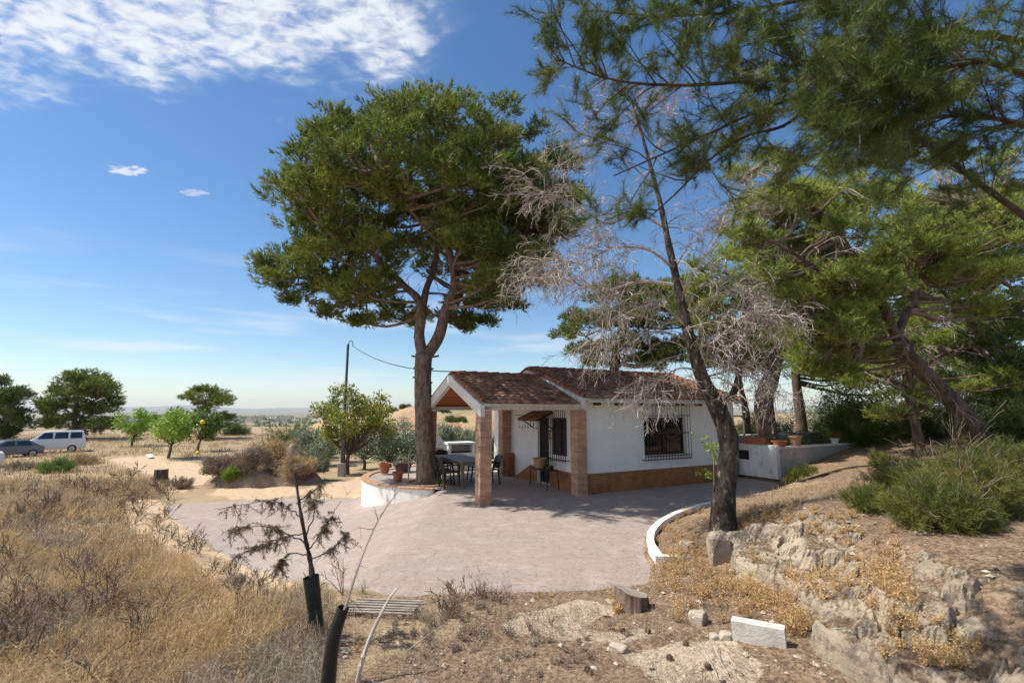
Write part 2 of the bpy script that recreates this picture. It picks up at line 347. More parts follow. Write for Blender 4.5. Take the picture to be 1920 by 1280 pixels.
ANCH = np.array([(0,0,.6),(-3,0,.6),(3,0,.5),(0,3.3,.30),(-1.5,3.3,.30),(1.5,3.3,.30),(2.2,3.3,.30),(-2.5,6.2,-.05),(-1,5.7,.03),(1,5.9,.05),(1.9,6.1,.08),
 (2.6,7.6,.22),(3.2,9.2,.24),(4.6,10.8,.24),(3.2,4.4,.40),(4.5,5,.46),(6,7,.62),(3.5,7.7,.40),(9,6,.85),(10.6,10.5,1.15),(6,9,.75),(6.2,11.6,.35),(8,12,.65),(8.6,14.2,.42),(11,13,.9),(14,12,1.4),
 (-3,4,.25),(-5,6,.10),(-8,8,-.05),(-12,12,-.25),(-5,3,.35),(-10,5,.3),(-5.0,9.0,-.55),(-8.9,12.6,-.80),(-12.5,16.8,-.98),(-16,14,-.35),(-20,18,-.7),(-14,20,-1.0),(-8,20,-1.0),(-6,24,-1.0),(-20,26,-1.1),(-30,25,-1.1),
 (-3,26,-.9),(5,26,0),(12,22,1.0),(18,16,1.9),(20,8,1.9),(12,4,1.4),(-12,0,.6),(-20,8,.1),(0,-6,.8),(10,-4,1.2),(-10,-6,.7),(-30,10,-.6),(28,22,2.5),(30,0,2.5),(0,34,-.9),(-18,34,-1.25)])
def _tps():
    p = ANCH[:, :2]; n = len(p); d = np.linalg.norm(p[:, None] - p[None], axis=2)
    K = np.where(d > 0, d * d * np.log(d + 1e-12), 0) + np.eye(n) * .4
    A = np.zeros((n + 3, n + 3)); A[:n, :n] = K; A[:n, n] = 1; A[:n, n+1:] = p; A[n, :n] = 1; A[n+1:, :n] = p.T
    return np.linalg.solve(A, np.concatenate([ANCH[:, 2], np.zeros(3)]))
TPS = _tps()
def base_h(x, y):
    x = np.asarray(x, float); y = np.asarray(y, float); n = len(ANCH); z = TPS[n] + TPS[n+1] * x + TPS[n+2] * y
    for i in range(n):
        d2 = (x - ANCH[i, 0]) ** 2 + (y - ANCH[i, 1]) ** 2
        z = z + TPS[i] * .5 * d2 * np.log(d2 + 1e-12)
    return z
LEDGE = [(2.15, 1.0), (2.35, 2.6), (2.55, 3.6), (2.72, 4.5), (2.75, 5.4), (2.85, 6.3), (3.1, 7.2)]
def ledge_x(y): return np.interp(y, [p[1] for p in LEDGE], [p[0] for p in LEDGE])
def ledge_h(x, y):
    t = x - ledge_x(y)
    return .46 * smooth((t - .15) / 1.15) * smooth((9.0 - y) / 2.6)
def far_h(x, y):
    r = np.hypot(x, y); a = np.arctan2(x, y)          # + is to the right
    left = -1.3 - 28 * smooth((r - 75) / 700)
    right = 1.3 + 1.0 * smooth((r - 30) / 60)
    w = smooth((a - .15) / .5)
    return left * (1 - w) + right * w
def Hs(x, y):
    x = np.asarray(x, float); y = np.asarray(y, float); r = np.hypot(x, y)
    w = smooth((r - 22) / 12)
    b = base_h(np.clip(x, -34, 34), np.clip(y, -10, 38)); b = np.clip(b, -1.6, 3)
    z = (b + ledge_h(x, y)) * (1 - w) + far_h(x, y) * w
    sd = poly_sd(x, y, PATIO); zp = zpatio(x, y)
    k = smooth(sd / .9)
    z = np.where(sd < 0, zp + .016 - .066 * np.clip(-sd / np.maximum(.06, .20 + .16 * np.sin(3.1 * x + 1.7 * y) * np.sin(5.3 * x - 2.2 * y + 1) + .06 * np.sin(17 * x + 5)), 0, 1), (zp + .016) * (1 - k) + z * k)
    return z
_cx = np.arange(-46, 30.01, .1); _cy = np.arange(-2, 46.01, .1); _CX, _CY = np.meshgrid(_cx, _cy, indexing='ij')
_CZ = Hs(_CX.ravel(), _CY.ravel()).reshape(_CX.shape)
def H(x, y):
    u_, v_ = (x + 46) / .1, (y + 2) / .1; i_, j_ = int(u_), int(v_)
    if not (0 <= i_ < len(_cx) - 1 and 0 <= j_ < len(_cy) - 1): return float(Hs(np.array([x]), np.array([y]))[0])
    a, b = u_ - i_, v_ - j_; c = _CZ[i_:i_ + 2, j_:j_ + 2]
    return float(c[0, 0] * (1 - a) * (1 - b) + c[1, 0] * a * (1 - b) + c[0, 1] * (1 - a) * b + c[1, 1] * a * b)
def fbm(x, y, s, o=4, seed=0.0):
    return np.array([noise.fractal((a * s + seed, b * s, seed), 1.0, 2.0, o) for a, b in zip(x, y)])

def lerpseg(a, b, n): return np.linspace(a, b, n, endpoint=False)
rad = np.concatenate([lerpseg(.6, 2, 8), lerpseg(2, 9, 150), lerpseg(9, 20, 70), lerpseg(20, 60, 30), np.geomspace(60, 14000, 46)])
ang = np.concatenate([np.linspace(-.86, .86, 380), np.linspace(.86, 2 * math.pi - .86, 72)[1:-1]])
RR, AA = np.meshgrid(rad, ang, indexing='ij'); gx = (RR * np.sin(AA)).ravel(); gy = (RR * np.cos(AA)).ravel()
gz = Hs(gx, gy); near = (np.hypot(gx, gy) < 32) & (gy > 0)
nzv = np.zeros(len(gx)); nzv[near] = fbm(gx[near], gy[near], 1.3, 5) * .035 + fbm(gx[near], gy[near], 7, 2, 3.3) * .010
sdg = poly_sd(gx, gy, PATIO); gz += nzv * smooth((sdg + .22) / .4)
nr, na = RR.shape; i = np.arange(nr - 1)[:, None] * na; j = np.arange(na)[None]; jn = (j + 1) % na
q = np.stack([i + j, i + jn, i + na + jn, i + na + j], -1).reshape(-1, 4)
g = MB(); g.add(np.stack([gx, gy, gz], 1), quads=q, rnd=.5)
g.add(np.array([[0, 0, .62]]), rnd=.5)
cidx = len(gx); g.f3.append(np.array([[cidx, (k + 1) % na, k] for k in range(na)])); g.r3.append(np.full(na, .5))
# what the ground is made of, per vertex: R pale trodden earth, G brown needle litter, B pale bare rock
PATH = [(-28, 36), (-20, 29), (-14, 24.5), (-11.5, 21), (-9.5, 19.5), (-6.5, 19.6), (-5.2, 22.5), (-6.5, 27)]
pn = fbm(gx[near], gy[near], .9, 4, 8.8); fn = np.zeros(len(gx)); fn[near] = pn
zr = smooth((2.6 - line_d(gx, gy, PATH) + fn * 1.6) / 1.8)
zr = np.maximum(zr, smooth((.9 - np.abs(line_d(gx, gy, [(-12.6, 16.6), (-8.9, 12.6), (-5.0, 8.6), (-3.2, 6.3)]) - .4) + fn * .8) / .8) * .9)
zr = np.maximum(zr, smooth((gy - 18.5) / 2) * smooth((-3 - gx) / 2) * smooth((26 - gy) / 5) * smooth((fn + .45) / .5) * smooth((gx + 13) / 3))
zg = smooth((gx + 1.4 + fn * .8) / 1.0) * np.maximum(smooth((11.5 - gy) / 1.5), .85 * smooth((gx - 6) / 2) * smooth((40 - gy) / 10)) * smooth((fn * .5 + .8) / .5)
zb = np.zeros(len(gx))
for (px_, py_, rx, ry) in ((1040, 1128, .62, .30), (1090, 1185, .55, .22), (1010, 1150, .4, .18), (1260, 1250, .42, .30), (1330, 1262, .3, .2), (760, 1150, .3, .15)):
    c = G(px_, py_, .2); zb = np.maximum(zb, smooth((1.15 - np.hypot((gx - c[0]) / rx, (gy - c[1]) / ry) + fn * 1.5) / .55))
go = g.build('ground', None, smooth=True)
ca = go.data.color_attributes.new('zone', 'FLOAT_COLOR', 'POINT')
cd = np.zeros((len(gx) + 1, 4), np.float32); cd[:-1, 0] = zr; cd[:-1, 1] = zg; cd[:-1, 2] = zb; cd[:, 3] = 1; ca.data.foreach_set('color', cd.ravel())
tag(go, 'dry sloping ground of earth, litter and bare patches', 'ground', kind='structure')

def ground_mat():
    m = bpy.data.materials.new('dry_ground'); m.use_nodes = True; nt = m.node_tree; L = nt.links.new; bs = nt.nodes['Principled BSDF']
    bs.inputs['Roughness'].default_value = .95; bs.inputs['Specular IOR Level'].default_value = .15
    pos = N(nt, 'ShaderNodeNewGeometry').outputs['Position']
    def nz(s, d=6, r=.62):
        n = N(nt, 'ShaderNodeTexNoise'); n.inputs['Scale'].default_value = s; n.inputs['Detail'].default_value = d; n.inputs['Roughness'].default_value = r; L(pos, n.inputs['Vector']); return n.outputs['Fac']
    def mx(f, a, b):
        x = N(nt, 'ShaderNodeMix', data_type='RGBA'); L(f, x.inputs['Factor'])
        for i, q in ((6, a), (7, b)):
            if isinstance(q, tuple): x.inputs[i].default_value = (*q, 1)
            else: L(q, x.inputs[i])
        return x.outputs[2]
    at = N(nt, 'ShaderNodeAttribute', attribute_name='zone'); sp = N(nt, 'ShaderNodeSeparateColor'); L(at.outputs['Color'], sp.inputs[0])
    big, fine, mid = nz(.5), nz(26, 4), nz(5)
    farn = nz(.012, 6)
    col = mx(sstep(nt, big, .35, .65), (.37, .275, .165), (.30, .215, .135))
    col = mx(sstep(nt, mid, .5, .72), col, (.45, .345, .215))
    litter = mx(sstep(nt, fine, .40, .60), (.150, .098, .064), (.330, .232, .152))
    litter = mx(sstep(nt, mid, .52, .70), litter, (.36, .265, .18))
    path = mx(sstep(nt, mid, .35, .7), (.56, .435, .295), (.47, .315, .19))
    rock = mx(sstep(nt, fine, .38, .62), (.56, .46, .345), (.40, .31, .225))
    lm = sstep(nt, math_node(nt, 'ADD', sp.outputs[1], math_node(nt, 'MULTIPLY', math_node(nt, 'SUBTRACT', mid, .5), .8)), .35, .6)
    col = mx(lm, col, litter)
    col = mx(sstep(nt, math_node(nt, 'ADD', sp.outputs[0], math_node(nt, 'MULTIPLY', math_node(nt, 'SUBTRACT', mid, .5), .7)), .35, .65), col, path)
    col = mx(sstep(nt, math_node(nt, 'ADD', sp.outputs[2], math_node(nt, 'MULTIPLY', math_node(nt, 'SUBTRACT', mid, .5), 1.5)), .38, .75), col, rock)
    # the plain beyond: fields and groves
    dist = N(nt, 'ShaderNodeVectorMath', operation='LENGTH'); L(pos, dist.inputs[0])
    plain = mx(sstep(nt, farn, .42, .55), (.36, .27, .17), (.10, .115, .06))
    plain = mx(sstep(nt, nz(.004), .55, .6), plain, (.42, .36, .27))
    col = mx(sstep(nt, dist.outputs['Value'], 120, 400), col, plain)
    L(col, bs.inputs['Base Color'])
    b = N(nt, 'ShaderNodeBump'); b.inputs['Distance'].default_value = .035; b.inputs['Strength'].default_value = .9
    L(math_node(nt, 'ADD', nz(11, 8, .7), math_node(nt, 'MULTIPLY', nz(60, 3), .35)), b.inputs['Height']); L(b.outputs[0], bs.inputs['Normal'])
    return m
go.data.materials.append(ground_mat())

def patio_mat():
    m = bpy.data.materials.new('stamped_concrete'); m.use_nodes = True; nt = m.node_tree; L = nt.links.new; bs = nt.nodes['Principled BSDF']
    bs.inputs['Roughness'].default_value = .75; bs.inputs['Specular IOR Level'].default_value = .3
    pos = N(nt, 'ShaderNodeNewGeometry').outputs['Position']
    def nz(s, d=6, r=.62, st=(1, 1, 1)):
        mp = N(nt, 'ShaderNodeMapping'); mp.inputs['Scale'].default_value = st; L(pos, mp.inputs[0])
        n = N(nt, 'ShaderNodeTexNoise'); n.inputs['Scale'].default_value = s; n.inputs['Detail'].default_value = d; n.inputs['Roughness'].default_value = r; L(mp.outputs[0], n.inputs['Vector']); return n.outputs['Fac']
    def mx(f, a, b):
        x = N(nt, 'ShaderNodeMix', data_type='RGBA'); L(f, x.inputs['Factor'])
        for i, q in ((6, a), (7, b)):
            if isinstance(q, tuple): x.inputs[i].default_value = (*q, 1)
            else: L(q, x.inputs[i])
        return x.outputs[2]
    col = mx(sstep(nt, nz(.55), .36, .64), (.352, .280, .236), (.322, .274, .240))
    col = mx(sstep(nt, nz(2.2, 8), .48, .68), col, (.41, .33, .285))
    col = mx(sstep(nt, nz(7, 8), .50, .72), col, (.265, .210, .182))
    col = mx(math_node(nt, 'MULTIPLY', sstep(nt, nz(34, 4), .52, .70), .6), col, (.22, .17, .15))
    col = mx(math_node(nt, 'MULTIPLY', sstep(nt, nz(3.0, 8, .7, (.5, 2.2, 1)), .56, .70), .7), col, (.47, .39, .345))
    # the slate pattern pressed into the concrete
    mp = N(nt, 'ShaderNodeMapping'); mp.inputs['Rotation'].default_value = (0, 0, .48); mp.inputs['Scale'].default_value = (1.7, 2.6, .01); L(pos, mp.inputs[0])
    wn = N(nt, 'ShaderNodeTexNoise'); wn.inputs['Scale'].default_value = 1.3; L(mp.outputs[0], wn.inputs['Vector'])
    ad = N(nt, 'ShaderNodeMix', data_type='VECTOR'); ad.inputs['Factor'].default_value = .22; L(mp.outputs[0], ad.inputs[4]); L(wn.outputs['Color'], ad.inputs[5])
    vo = N(nt, 'ShaderNodeTexVoronoi', feature='DISTANCE_TO_EDGE'); vo.inputs['Scale'].default_value = 1.25; L(ad.outputs[1], vo.inputs['Vector'])
    joint = sstep(nt, vo.outputs['Distance'], .0, .035)
    col = mx(math_node(nt, 'MULTIPLY', math_node(nt, 'SUBTRACT', 1.0, joint), .30), col, (.24, .185, .16))
    L(col, bs.inputs['Base Color'])
    b = N(nt, 'ShaderNodeBump'); b.inputs['Distance'].default_value = .02
    L(math_node(nt, 'ADD', math_node(nt, 'MULTIPLY', joint, .10), nz(5, 8, .7)), b.inputs['Height']); L(b.outputs[0], bs.inputs['Normal'])
    return m
M['patio'] = patio_mat()
# patio sheet: a fine grid clipped to the outline by dropping outer cells, edge vertices pulled onto it
def patio():
    xs = np.arange(-12.2, 9.8, .16); ys = np.arange(5.6, 24, .16); X, Y = np.meshgrid(xs, ys, indexing='ij')
    sd = poly_sd(X.ravel(), Y.ravel(), PATIO); x = X.ravel().copy(); y = Y.ravel().copy()
    e = .02; gxx = (poly_sd(x + e, y, PATIO) - sd) / e; gyy = (poly_sd(x, y + e, PATIO) - sd) / e
    pull = sd > 0; x[pull] -= gxx[pull] * sd[pull]; y[pull] -= gyy[pull] * sd[pull]
    inside = (sd < .16).reshape(X.shape); nx, ny = X.shape; idx = np.arange(nx * ny).reshape(nx, ny)
    ok = inside[:-1, :-1] & inside[1:, :-1] & inside[1:, 1:] & inside[:-1, 1:]
    q = np.stack([idx[:-1, :-1][ok], idx[1:, :-1][ok], idx[1:, 1:][ok], idx[:-1, 1:][ok]], 1)
    used, inv = np.unique(q, return_inverse=True)
    m = MB(); m.add(np.stack([x, y, zpatio(x, y) + .006], 1)[used], quads=inv.reshape(-1, 4), rnd=.5)
    return tag(m.build('patio', M['patio'], smooth=True), 'pinkish grey stamped concrete patio in front of the house', 'patio', kind='structure')
patio()

# raised round terrace with its white retaining wall
TC = np.array([-1.75, 16.8]); TR = 3.3
tw = MB(); th = np.linspace(R(118), R(262), 60)
def ringwall(m, r0, r1, z0, z1, th, c):
    k = len(th); v = []
    for rr, zz in ((r1, z0), (r1, z1), (r0, z1), (r0, z0)):
        v += [(c[0] + rr * math.cos(t), c[1] + rr * math.sin(t), zz) for t in th]
    v = np.array(v); q = []
    for a in range(4):
        b = (a + 1) % 4
        q += [[a * k + i, a * k + i + 1, b * k + i + 1, b * k + i] for i in range(k - 1)]
    q += [[0, k, 2 * k, 3 * k], [k - 1, 4 * k - 1, 3 * k - 1, 2 * k - 1]]
    m.add(v, quads=q, rnd=.5)
ringwall(tw, TR - .18, TR, -1.25, .02, th, TC)
two = thing('terrace_wall', 'curved white retaining wall of the raised terrace round the big pine', 'wall', (0, 0, 0))
tw.build('wall', M['whitewall'], two)
tw = MB()
for k in range(59):
    t0, t1 = th[k] + .004, th[k + 1] - .004
    ringwall(tw, TR - .22, TR + .03, .0205, .055, np.array([t0, t1]), TC)
tag(tw.build('coping_bricks', M['brick'], two), kind='stuff')
tf = MB(); thf = np.linspace(0, 2 * math.pi, 72, endpoint=False)
vv = [(TC[0], TC[1], .0135)] + [(TC[0] + (TR - .17) * math.cos(t), TC[1] + (TR - .17) * math.sin(t), .0135) for t in thf]
tf.add(vv, tris=[[0, k + 1, (k + 1) % 72 + 1] for k in range(72)], rnd=.5)
tag(tf.build('terrace', M['patio']), 'stamped concrete floor of the raised terrace', 'terrace', kind='structure')

# ------------------------------------------------------------------ the house, in its own frame: x along the long wall, y back, z up
HA = math.atan2(.463, .886); O = (1.93, 12.9, 0)
house = thing('house', 'small white country house with brown tiled roof, brick pillars and gabled porch', 'house', O, HA)
ca_, sa_ = math.cos(HA), math.sin(HA)
def HL(a, b, z=0): return np.array([O[0] + ca_ * a - sa_ * b, O[1] + sa_ * a + ca_ * b, z])
LEN, DEP = 6.1, 5.6
RZ, RT = 3.47, .33                     # main ridge height (underside), pitch
def zr_main(b): return RZ - RT * abs(b - DEP / 2)
def wall_with_holes(name, length, z1, holes, place, t=.2, top=None):
    """holes: (u0,u1,z0,z1); place maps (u, depth, z) -> local"""
    m = MB(); us = sorted({0, length, *[h[0] for h in holes], *[h[1] for h in holes]})
    for u0, u1 in zip(us[:-1], us[1:]):
        hs = [h for h in holes if h[0] <= u0 + 1e-6 and h[1] >= u1 - 1e-6]
        spans = [(0, z1)] if not hs else [(0, hs[0][2]), (hs[0][3], z1)]
        for a, b in spans:
            if b - a < .01: continue
            lo = place(u0, 0, a); hi = place(u1, t, b)
            m.box(np.minimum(lo, hi), np.maximum(lo, hi), rnd=.5)
    if top: m.prism(top[0], top[1], top[2], top[3], rnd=.5)
    return m.build(name, M['white'], house)
WZ = 2.535
wall_with_holes('wall', LEN, WZ, [(2.15, 3.80, .92, 2.0)], lambda u, d, z: np.array([u, d, z]))
gtop = [(.2, WZ), (DEP - .2, WZ), (DEP - .2, zr_main(.2) - .012), (DEP / 2, RZ - .012), (.2, zr_main(.2) - .012)]
wall_with_holes('wall', DEP - .4, WZ, [(.60, 1.42, .92, 2.0), (1.55, 2.22, 0, 2.0)], lambda u, d, z: np.array([d, u + .2, z]), top=(gtop, 0, 0, .2))
wall_with_holes('wall', DEP - .4, WZ, [], lambda u, d, z: np.array([LEN - .2 + d, u + .2, z]), top=(gtop, 0, LEN - .2, LEN))
wall_with_holes('wall', LEN, WZ, [], lambda u, d, z: np.array([u, DEP - .2 + d, z]))
rm = MB(); rm.box((.2, .2, 0.03), (LEN - .2, DEP - .2, .05)); rm.build('room_floor', M['dado'], house)

def tiled_slope(roofpart, a0, a1, b_ridge, z_ridge, b_eave, pitch, seed):
    """overlapping tiles from eave to ridge on one slope, joined as they are too small to pick apart"""
    r = np.random.default_rng(seed); m = MB(); sgn = 1 if b_eave > b_ridge else -1
    Ls = abs(b_eave - b_ridge) / math.cos(math.atan(pitch)); nrow = round(Ls / .225); ncol = round((a1 - a0) / .215)
    dirv = np.array([0, sgn * math.cos(math.atan(pitch)), -math.sin(math.atan(pitch))]); nv_ = np.array([0, sgn * math.sin(math.atan(pitch)), math.cos(math.atan(pitch))])
    rs = Ls / nrow; cs = (a1 - a0) / ncol
    for i in range(nrow):
        for j in range(ncol):
            s0 = i * rs - .05; s1 = (i + 1) * rs + .012 + r.normal() * .006; s0 = max(s0, 0)
            x0 = a0 + j * cs; x1 = x0 + cs - .006; lift = .030 + r.random() * .012
            o0 = np.array([0, b_ridge, z_ridge])
            prof = [(0, .004), (.22, .040), (.50, .046), (.78, .040), (1, .004)]
            v = []
            for s_, h_ in ((s0, .008), (s1, lift + .012)):
                for u_, e_ in prof: v.append(np.array([x0 + (x1 - x0) * u_, 0, 0]) + o0 + dirv * s_ + nv_ * (h_ + e_))
            for u_, e_ in prof: v.append(np.array([x0 + (x1 - x0) * u_, 0, 0]) + o0 + dirv * s1 + nv_ * (lift - .012 + e_ * .75))
            q = [[k, k + 1, 6 + k, 5 + k] for k in range(4)] + [[5 + k, 6 + k, 11 + k, 10 + k] for k in range(4)]
            m.add(v, quads=q, rnd=r.random())
    return tag(m.build('roof_tiles', M['roof'], roofpart), kind='stuff')
def ridge_tiles(roofpart, a0, a1, b, z, seed):
    r = np.random.default_rng(seed); n = round((a1 - a0) / .36); st = (a1 - a0) / n
    for k in range(n):
        m = MB(); th = np.linspace(-.15, math.pi + .15, 7); v = []
        for a, rr, dz in ((a0 + k * st, .085, 0), (a0 + (k + 1) * st + .03, .105, .014)):
            for lay in (0, .016): v += [(a, b + (rr - lay) * math.cos(t), z + dz + (rr - lay) * .8 * math.sin(t)) for t in th]
        q = [[i, i + 1, 14 + i + 1, 14 + i] for i in range(6)] + [[7 + i, 21 + i, 22 + i, 8 + i] for i in range(6)]
        q += [[i + 1, i, 7 + i, 8 + i] for i in range(6)] + [[14 + i, 15 + i, 22 + i, 21 + i] for i in range(6)]
        m.add(v, quads=q, rnd=r.random()); m.build('ridge_tile', M['verge'], roofpart)
def verge_tiles(roofpart, a, b_ridge, z_ridge, b_eave, pitch, seed):
    r = np.random.default_rng(seed); sgn = 1 if b_eave > b_ridge else -1; an = math.atan(pitch)
    Ls = abs(b_eave - b_ridge) / math.cos(an); n = round(Ls / .20); st = Ls / n
    for k in range(n):
        m = MB(); th = np.linspace(-.3, math.pi + .3, 6); v = []
        for s_, rr, dz in ((k * st, .055, .045), ((k + 1) * st + .02, .068, .062)):
            bb = b_ridge + sgn * math.cos(an) * s_; zz = z_ridge - math.sin(an) * s_ + dz
            for lay in (0, .014): v += [(a + (rr - lay) * math.cos(t), bb, zz + (rr - lay) * math.sin(t)) for t in th]
        q = [[i, i + 1, 12 + i + 1, 12 + i] for i in range(5)] + [[6 + i, 18 + i, 19 + i, 7 + i] for i in range(5)] + [[12 + i, 13 + i, 19 + i, 18 + i] for i in range(5)] + [[i + 1, i, 6 + i, 7 + i] for i in range(5)]
        m.add(v, quads=q, rnd=r.random()); m.build('verge_tile', M['verge'], roofpart)
def roof(a0, a1, bc, zc_, half0, half1, pitch, th_, seed, verge_a=None):
    """slab of a gabled roof, its top surface through (bc, zc_+th_)"""
    m = MB(); e0, e1 = bc - half0, bc + half1
    top = [(e0, zc_ - pitch * half0), (bc, zc_), (e1, zc_ - pitch * half1), (e1, zc_ - pitch * half1 + th_), (bc, zc_ + th_), (e0, zc_ - pitch * half0 + th_)]
    # two convex halves
    m.prism([top[0], top[1], top[4], top[5]], 0, a0, a1, rnd=.5); m.prism([top[1], top[2], top[3], top[4]], 0, a0, a1, rnd=.5)
    rp = m.build('roof', M['whitebeam'], house)
    tiled_slope(rp, a0 + .03, a1 - .03, bc, zc_ + th_, e0 - .06, pitch, seed)
    tiled_slope(rp, a0 + .03, a1 - .03, bc, zc_ + th_, e1 + .06, pitch, seed + 1)
    ridge_tiles(rp, a0, a1, bc, zc_ + th_ + .035, seed + 2)
    for va in (verge_a or []):
        verge_tiles(rp, va, bc, zc_ + th_, e0, pitch, seed + 3); verge_tiles(rp, va, bc, zc_ + th_, e1, pitch, seed + 4)
    return rp
main_roof = roof(-.10, LEN + .14, DEP / 2, RZ, DEP / 2 + .22, DEP / 2 + .22, RT, .07, 11, [-.11, LEN + .14])
PB, PZ, PT = 2.06, 3.15, .385           # porch ridge
PA0 = -3.12
porch_roof = roof(PA0 + .12, -.185, PB, PZ, 2.2, 2.2, PT, .07, 31, [PA0 + .10])
# barge board of the main roof
def barge(a0, a1, bc, zt, half0, half1, pitch, hgt, name='barge_board'):
    m = MB()
    for h, s in ((half0, -1), (half1, 1)):
        p = [(bc, zt), (bc, zt - hgt), (bc + s * h, zt - pitch * h - hgt), (bc + s * h, zt - pitch * h)]
        if s > 0: p = p[::-1]
        m.prism(p, 0, a0, a1, rnd=.5)
    return m.build(name, M['whitebeam'], house)
barge(-.18, -.104, DEP / 2, RZ + .055, DEP / 2 + .28, DEP / 2 + .28, RT, .26)
# gutter along the front eave
gm = MB(); gm.box((.02, -.30, zr_main(-.22) - .05), (LEN + .1, -.222, zr_main(-.22) + .012)); gm.build('gutter', M['whitebeam'], house)
for a in (.35, 1.1, 1.9, 2.7, 3.5, 4.3, 5.1):
    gm = MB(); gm.box((a, -.219, zr_main(-.2) - .13), (a + .10, -.002, zr_main(-.2) - .016)); gm.build('rafter_end', M['wood'], house)
# porch gable frame: white inverted V on its posts
barge(PA0, PA0 + .118, PB, PZ + .055, 2.24, 2.24, PT, .285, 'gable_frame')
for b0 in (-.18, 2 * PB - .02):
    m = MB(); m.box((PA0 + .002, b0, 2.215), (PA0 + .20, b0 + .20, PZ - .18 - .8 - .02 + .05)); m.build('post_head', M['whitebeam'], house)
# eave beams on the pillars
m = MB(); m.box((PA0 + .21, .0, 2.225), (-.002, .17, 2.335)); (m.build('eave_beam', M['whitebeam'], house))
m = MB(); m.box((PA0 + .21, 2 * PB - .17, 2.225), (-.002, 2 * PB, 2.335)); m.build('eave_beam', M['whitebeam'], house)
m = MB(); m.box((PA0 + .122, PB - .05, PZ - .16), (-.002, PB + .05, PZ - .05)); m.build('ridge_beam', M['ceil'], house)
# ceiling boards under both slopes of the porch
an = math.atan(PT)
for s in (-1, 1):
    n = 5; W_ = 2.1 / n
    for k in range(n):
        m = MB(); b0 = PB + s * (k * W_ + .012); b1 = PB + s * ((k + 1) * W_ - .012)
        z0 = PZ - PT * abs(b0 - PB) - .006; z1 = PZ - PT * abs(b1 - PB) - .006
        p = [(b0, z0), (b0, z0 - .035), (b1, z1 - .035), (b1, z1)]
        m.prism(p if s < 0 else p[::-1], 0, PA0 + .125, -.004, rnd=random.random()); m.build('ceiling_board', M['ceil'], house)

def pillar(a, b, w, z0, z1, label=None, seed=0):
    r = np.random.default_rng(seed); m = MB(); m.box((a + .008, b + .008, z0), (a + w - .008, b + w - .008, z1)); p = m.build('pillar', M['mortar'], house)
    bm_ = MB(); n = round((z1 - z0) / .0555); hh = (z1 - z0) / n
    for i in range(n):
        za, zb_ = z0 + i * hh + .009, z0 + (i + 1) * hh - .003
        L0 = w * .5
        e = r.normal(size=8) * .0025
        segs = [((a + e[0], b + e[1]), (a + w + e[2], b + L0 - .004)), ((a + e[3], b + L0 + .004), (a + w + e[4], b + w + e[5]))]
        if i % 2: segs = [((a + e[0], b + e[1]), (a + L0 - .004, b + w + e[2])), ((a + L0 + .004, b + e[3]), (a + w + e[4], b + w + e[5]))]
        for (x0, y0), (x1, y1) in segs: bm_.box((x0, y0, za), (x1, y1, zb_), rnd=r.random())
    tag(bm_.build('bricks', M['brick'], p), kind='stuff')
    if label: p['label'] = label
    return p
pillar(PA0 + .02, -.15, .30, -.02, 2.215, 'front brick pillar of the porch, sunlit on its left side', 1)
pillar(PA0 + .02, 2 * PB - .15, .30, -.02, 2.215, 'brick pillar of the porch behind the pine trunk', 2)
pillar(-.318, -.15, .316, -.02, 2.22, 'brick pillar at the corner of the house', 3)
pillar(-.342, 2 * PB + .1, .34, -.02, 2.30, 'brick pillar at the back of the porch wall', 4)
m = MB(); m.box((-.318, -.10, 2.222), (-.003, .14, 2.40)); m.build('pillar_cap', M['whitebeam'], house)
# brown glazed skirting tiles
n = 15
for k in range(n):
    if True:
        m = MB(); w = LEN / n; m.box((k * w + .001, -.014, .004), ((k + 1) * w - .001, -.001, .53), rnd=random.random()); m.build('skirting_tile', M['dado'], house)
for b0, b1 in ((.16, .5), (.5, .86), (.86, 1.2), (1.2, 1.73), (2.45, 2.66), (2.66, 2.86)):
    m = MB(); m.box((-.016, b0 + .003, .004), (-.001, b1 - .003, .50), rnd=random.random()); m.build('skirting_tile', M['dado'], house)
m = MB(); m.prism([(2.865, .004), (3.95, .004), (2.865, .50)], 0, -.016, -.001, rnd=.5); m.build('skirting_tile', M['dado'], house)
m = MB(); m.box((-.30, 3.96, .004), (-.018, 4.02, .78)); m.build('half_door', M['verge'], house)
# windows and grilles
def window_front():
    m = MB(); u0, u1, z0, z1 = 2.15, 3.80, .92, 2.0
    for lo, hi in (((u0, .06, z0), (u0 + .07, .13, z1)), ((u1 - .07, .06, z0), (u1, .13, z1)), ((u0 + .07, .06, z0), (u1 - .07, .13, z0 + .08)), ((u0 + .07, .06, z1 - .07), (u1 - .07, .13, z1)), ((2.94, .06, z0 + .08), (3.01, .13, z1 - .07)), ((u0 + .07, .07, 1.55), (2.94, .12, 1.60)), ((3.01, .07, 1.55), (u1 - .07, .12, 1.60))):
        m.box(lo, hi)
    w = m.build('window', M['wood'], house); w['label'] = 'brown framed window behind an iron grille in the long wall'
    for a, b in ((u0 + .07, 2.94), (3.01, u1 - .07)):
        g_ = MB(); g_.box((a, .09, z0 + .08), (b, .10, z1 - .07)); g_.build('pane', M['glass'], w)
    g_ = MB(); g_.box((u0 - .06, -.06, .87), (u1 + .06, -.001, .918)); g_.build('sill', M['white'], w)
    return w
window_front()
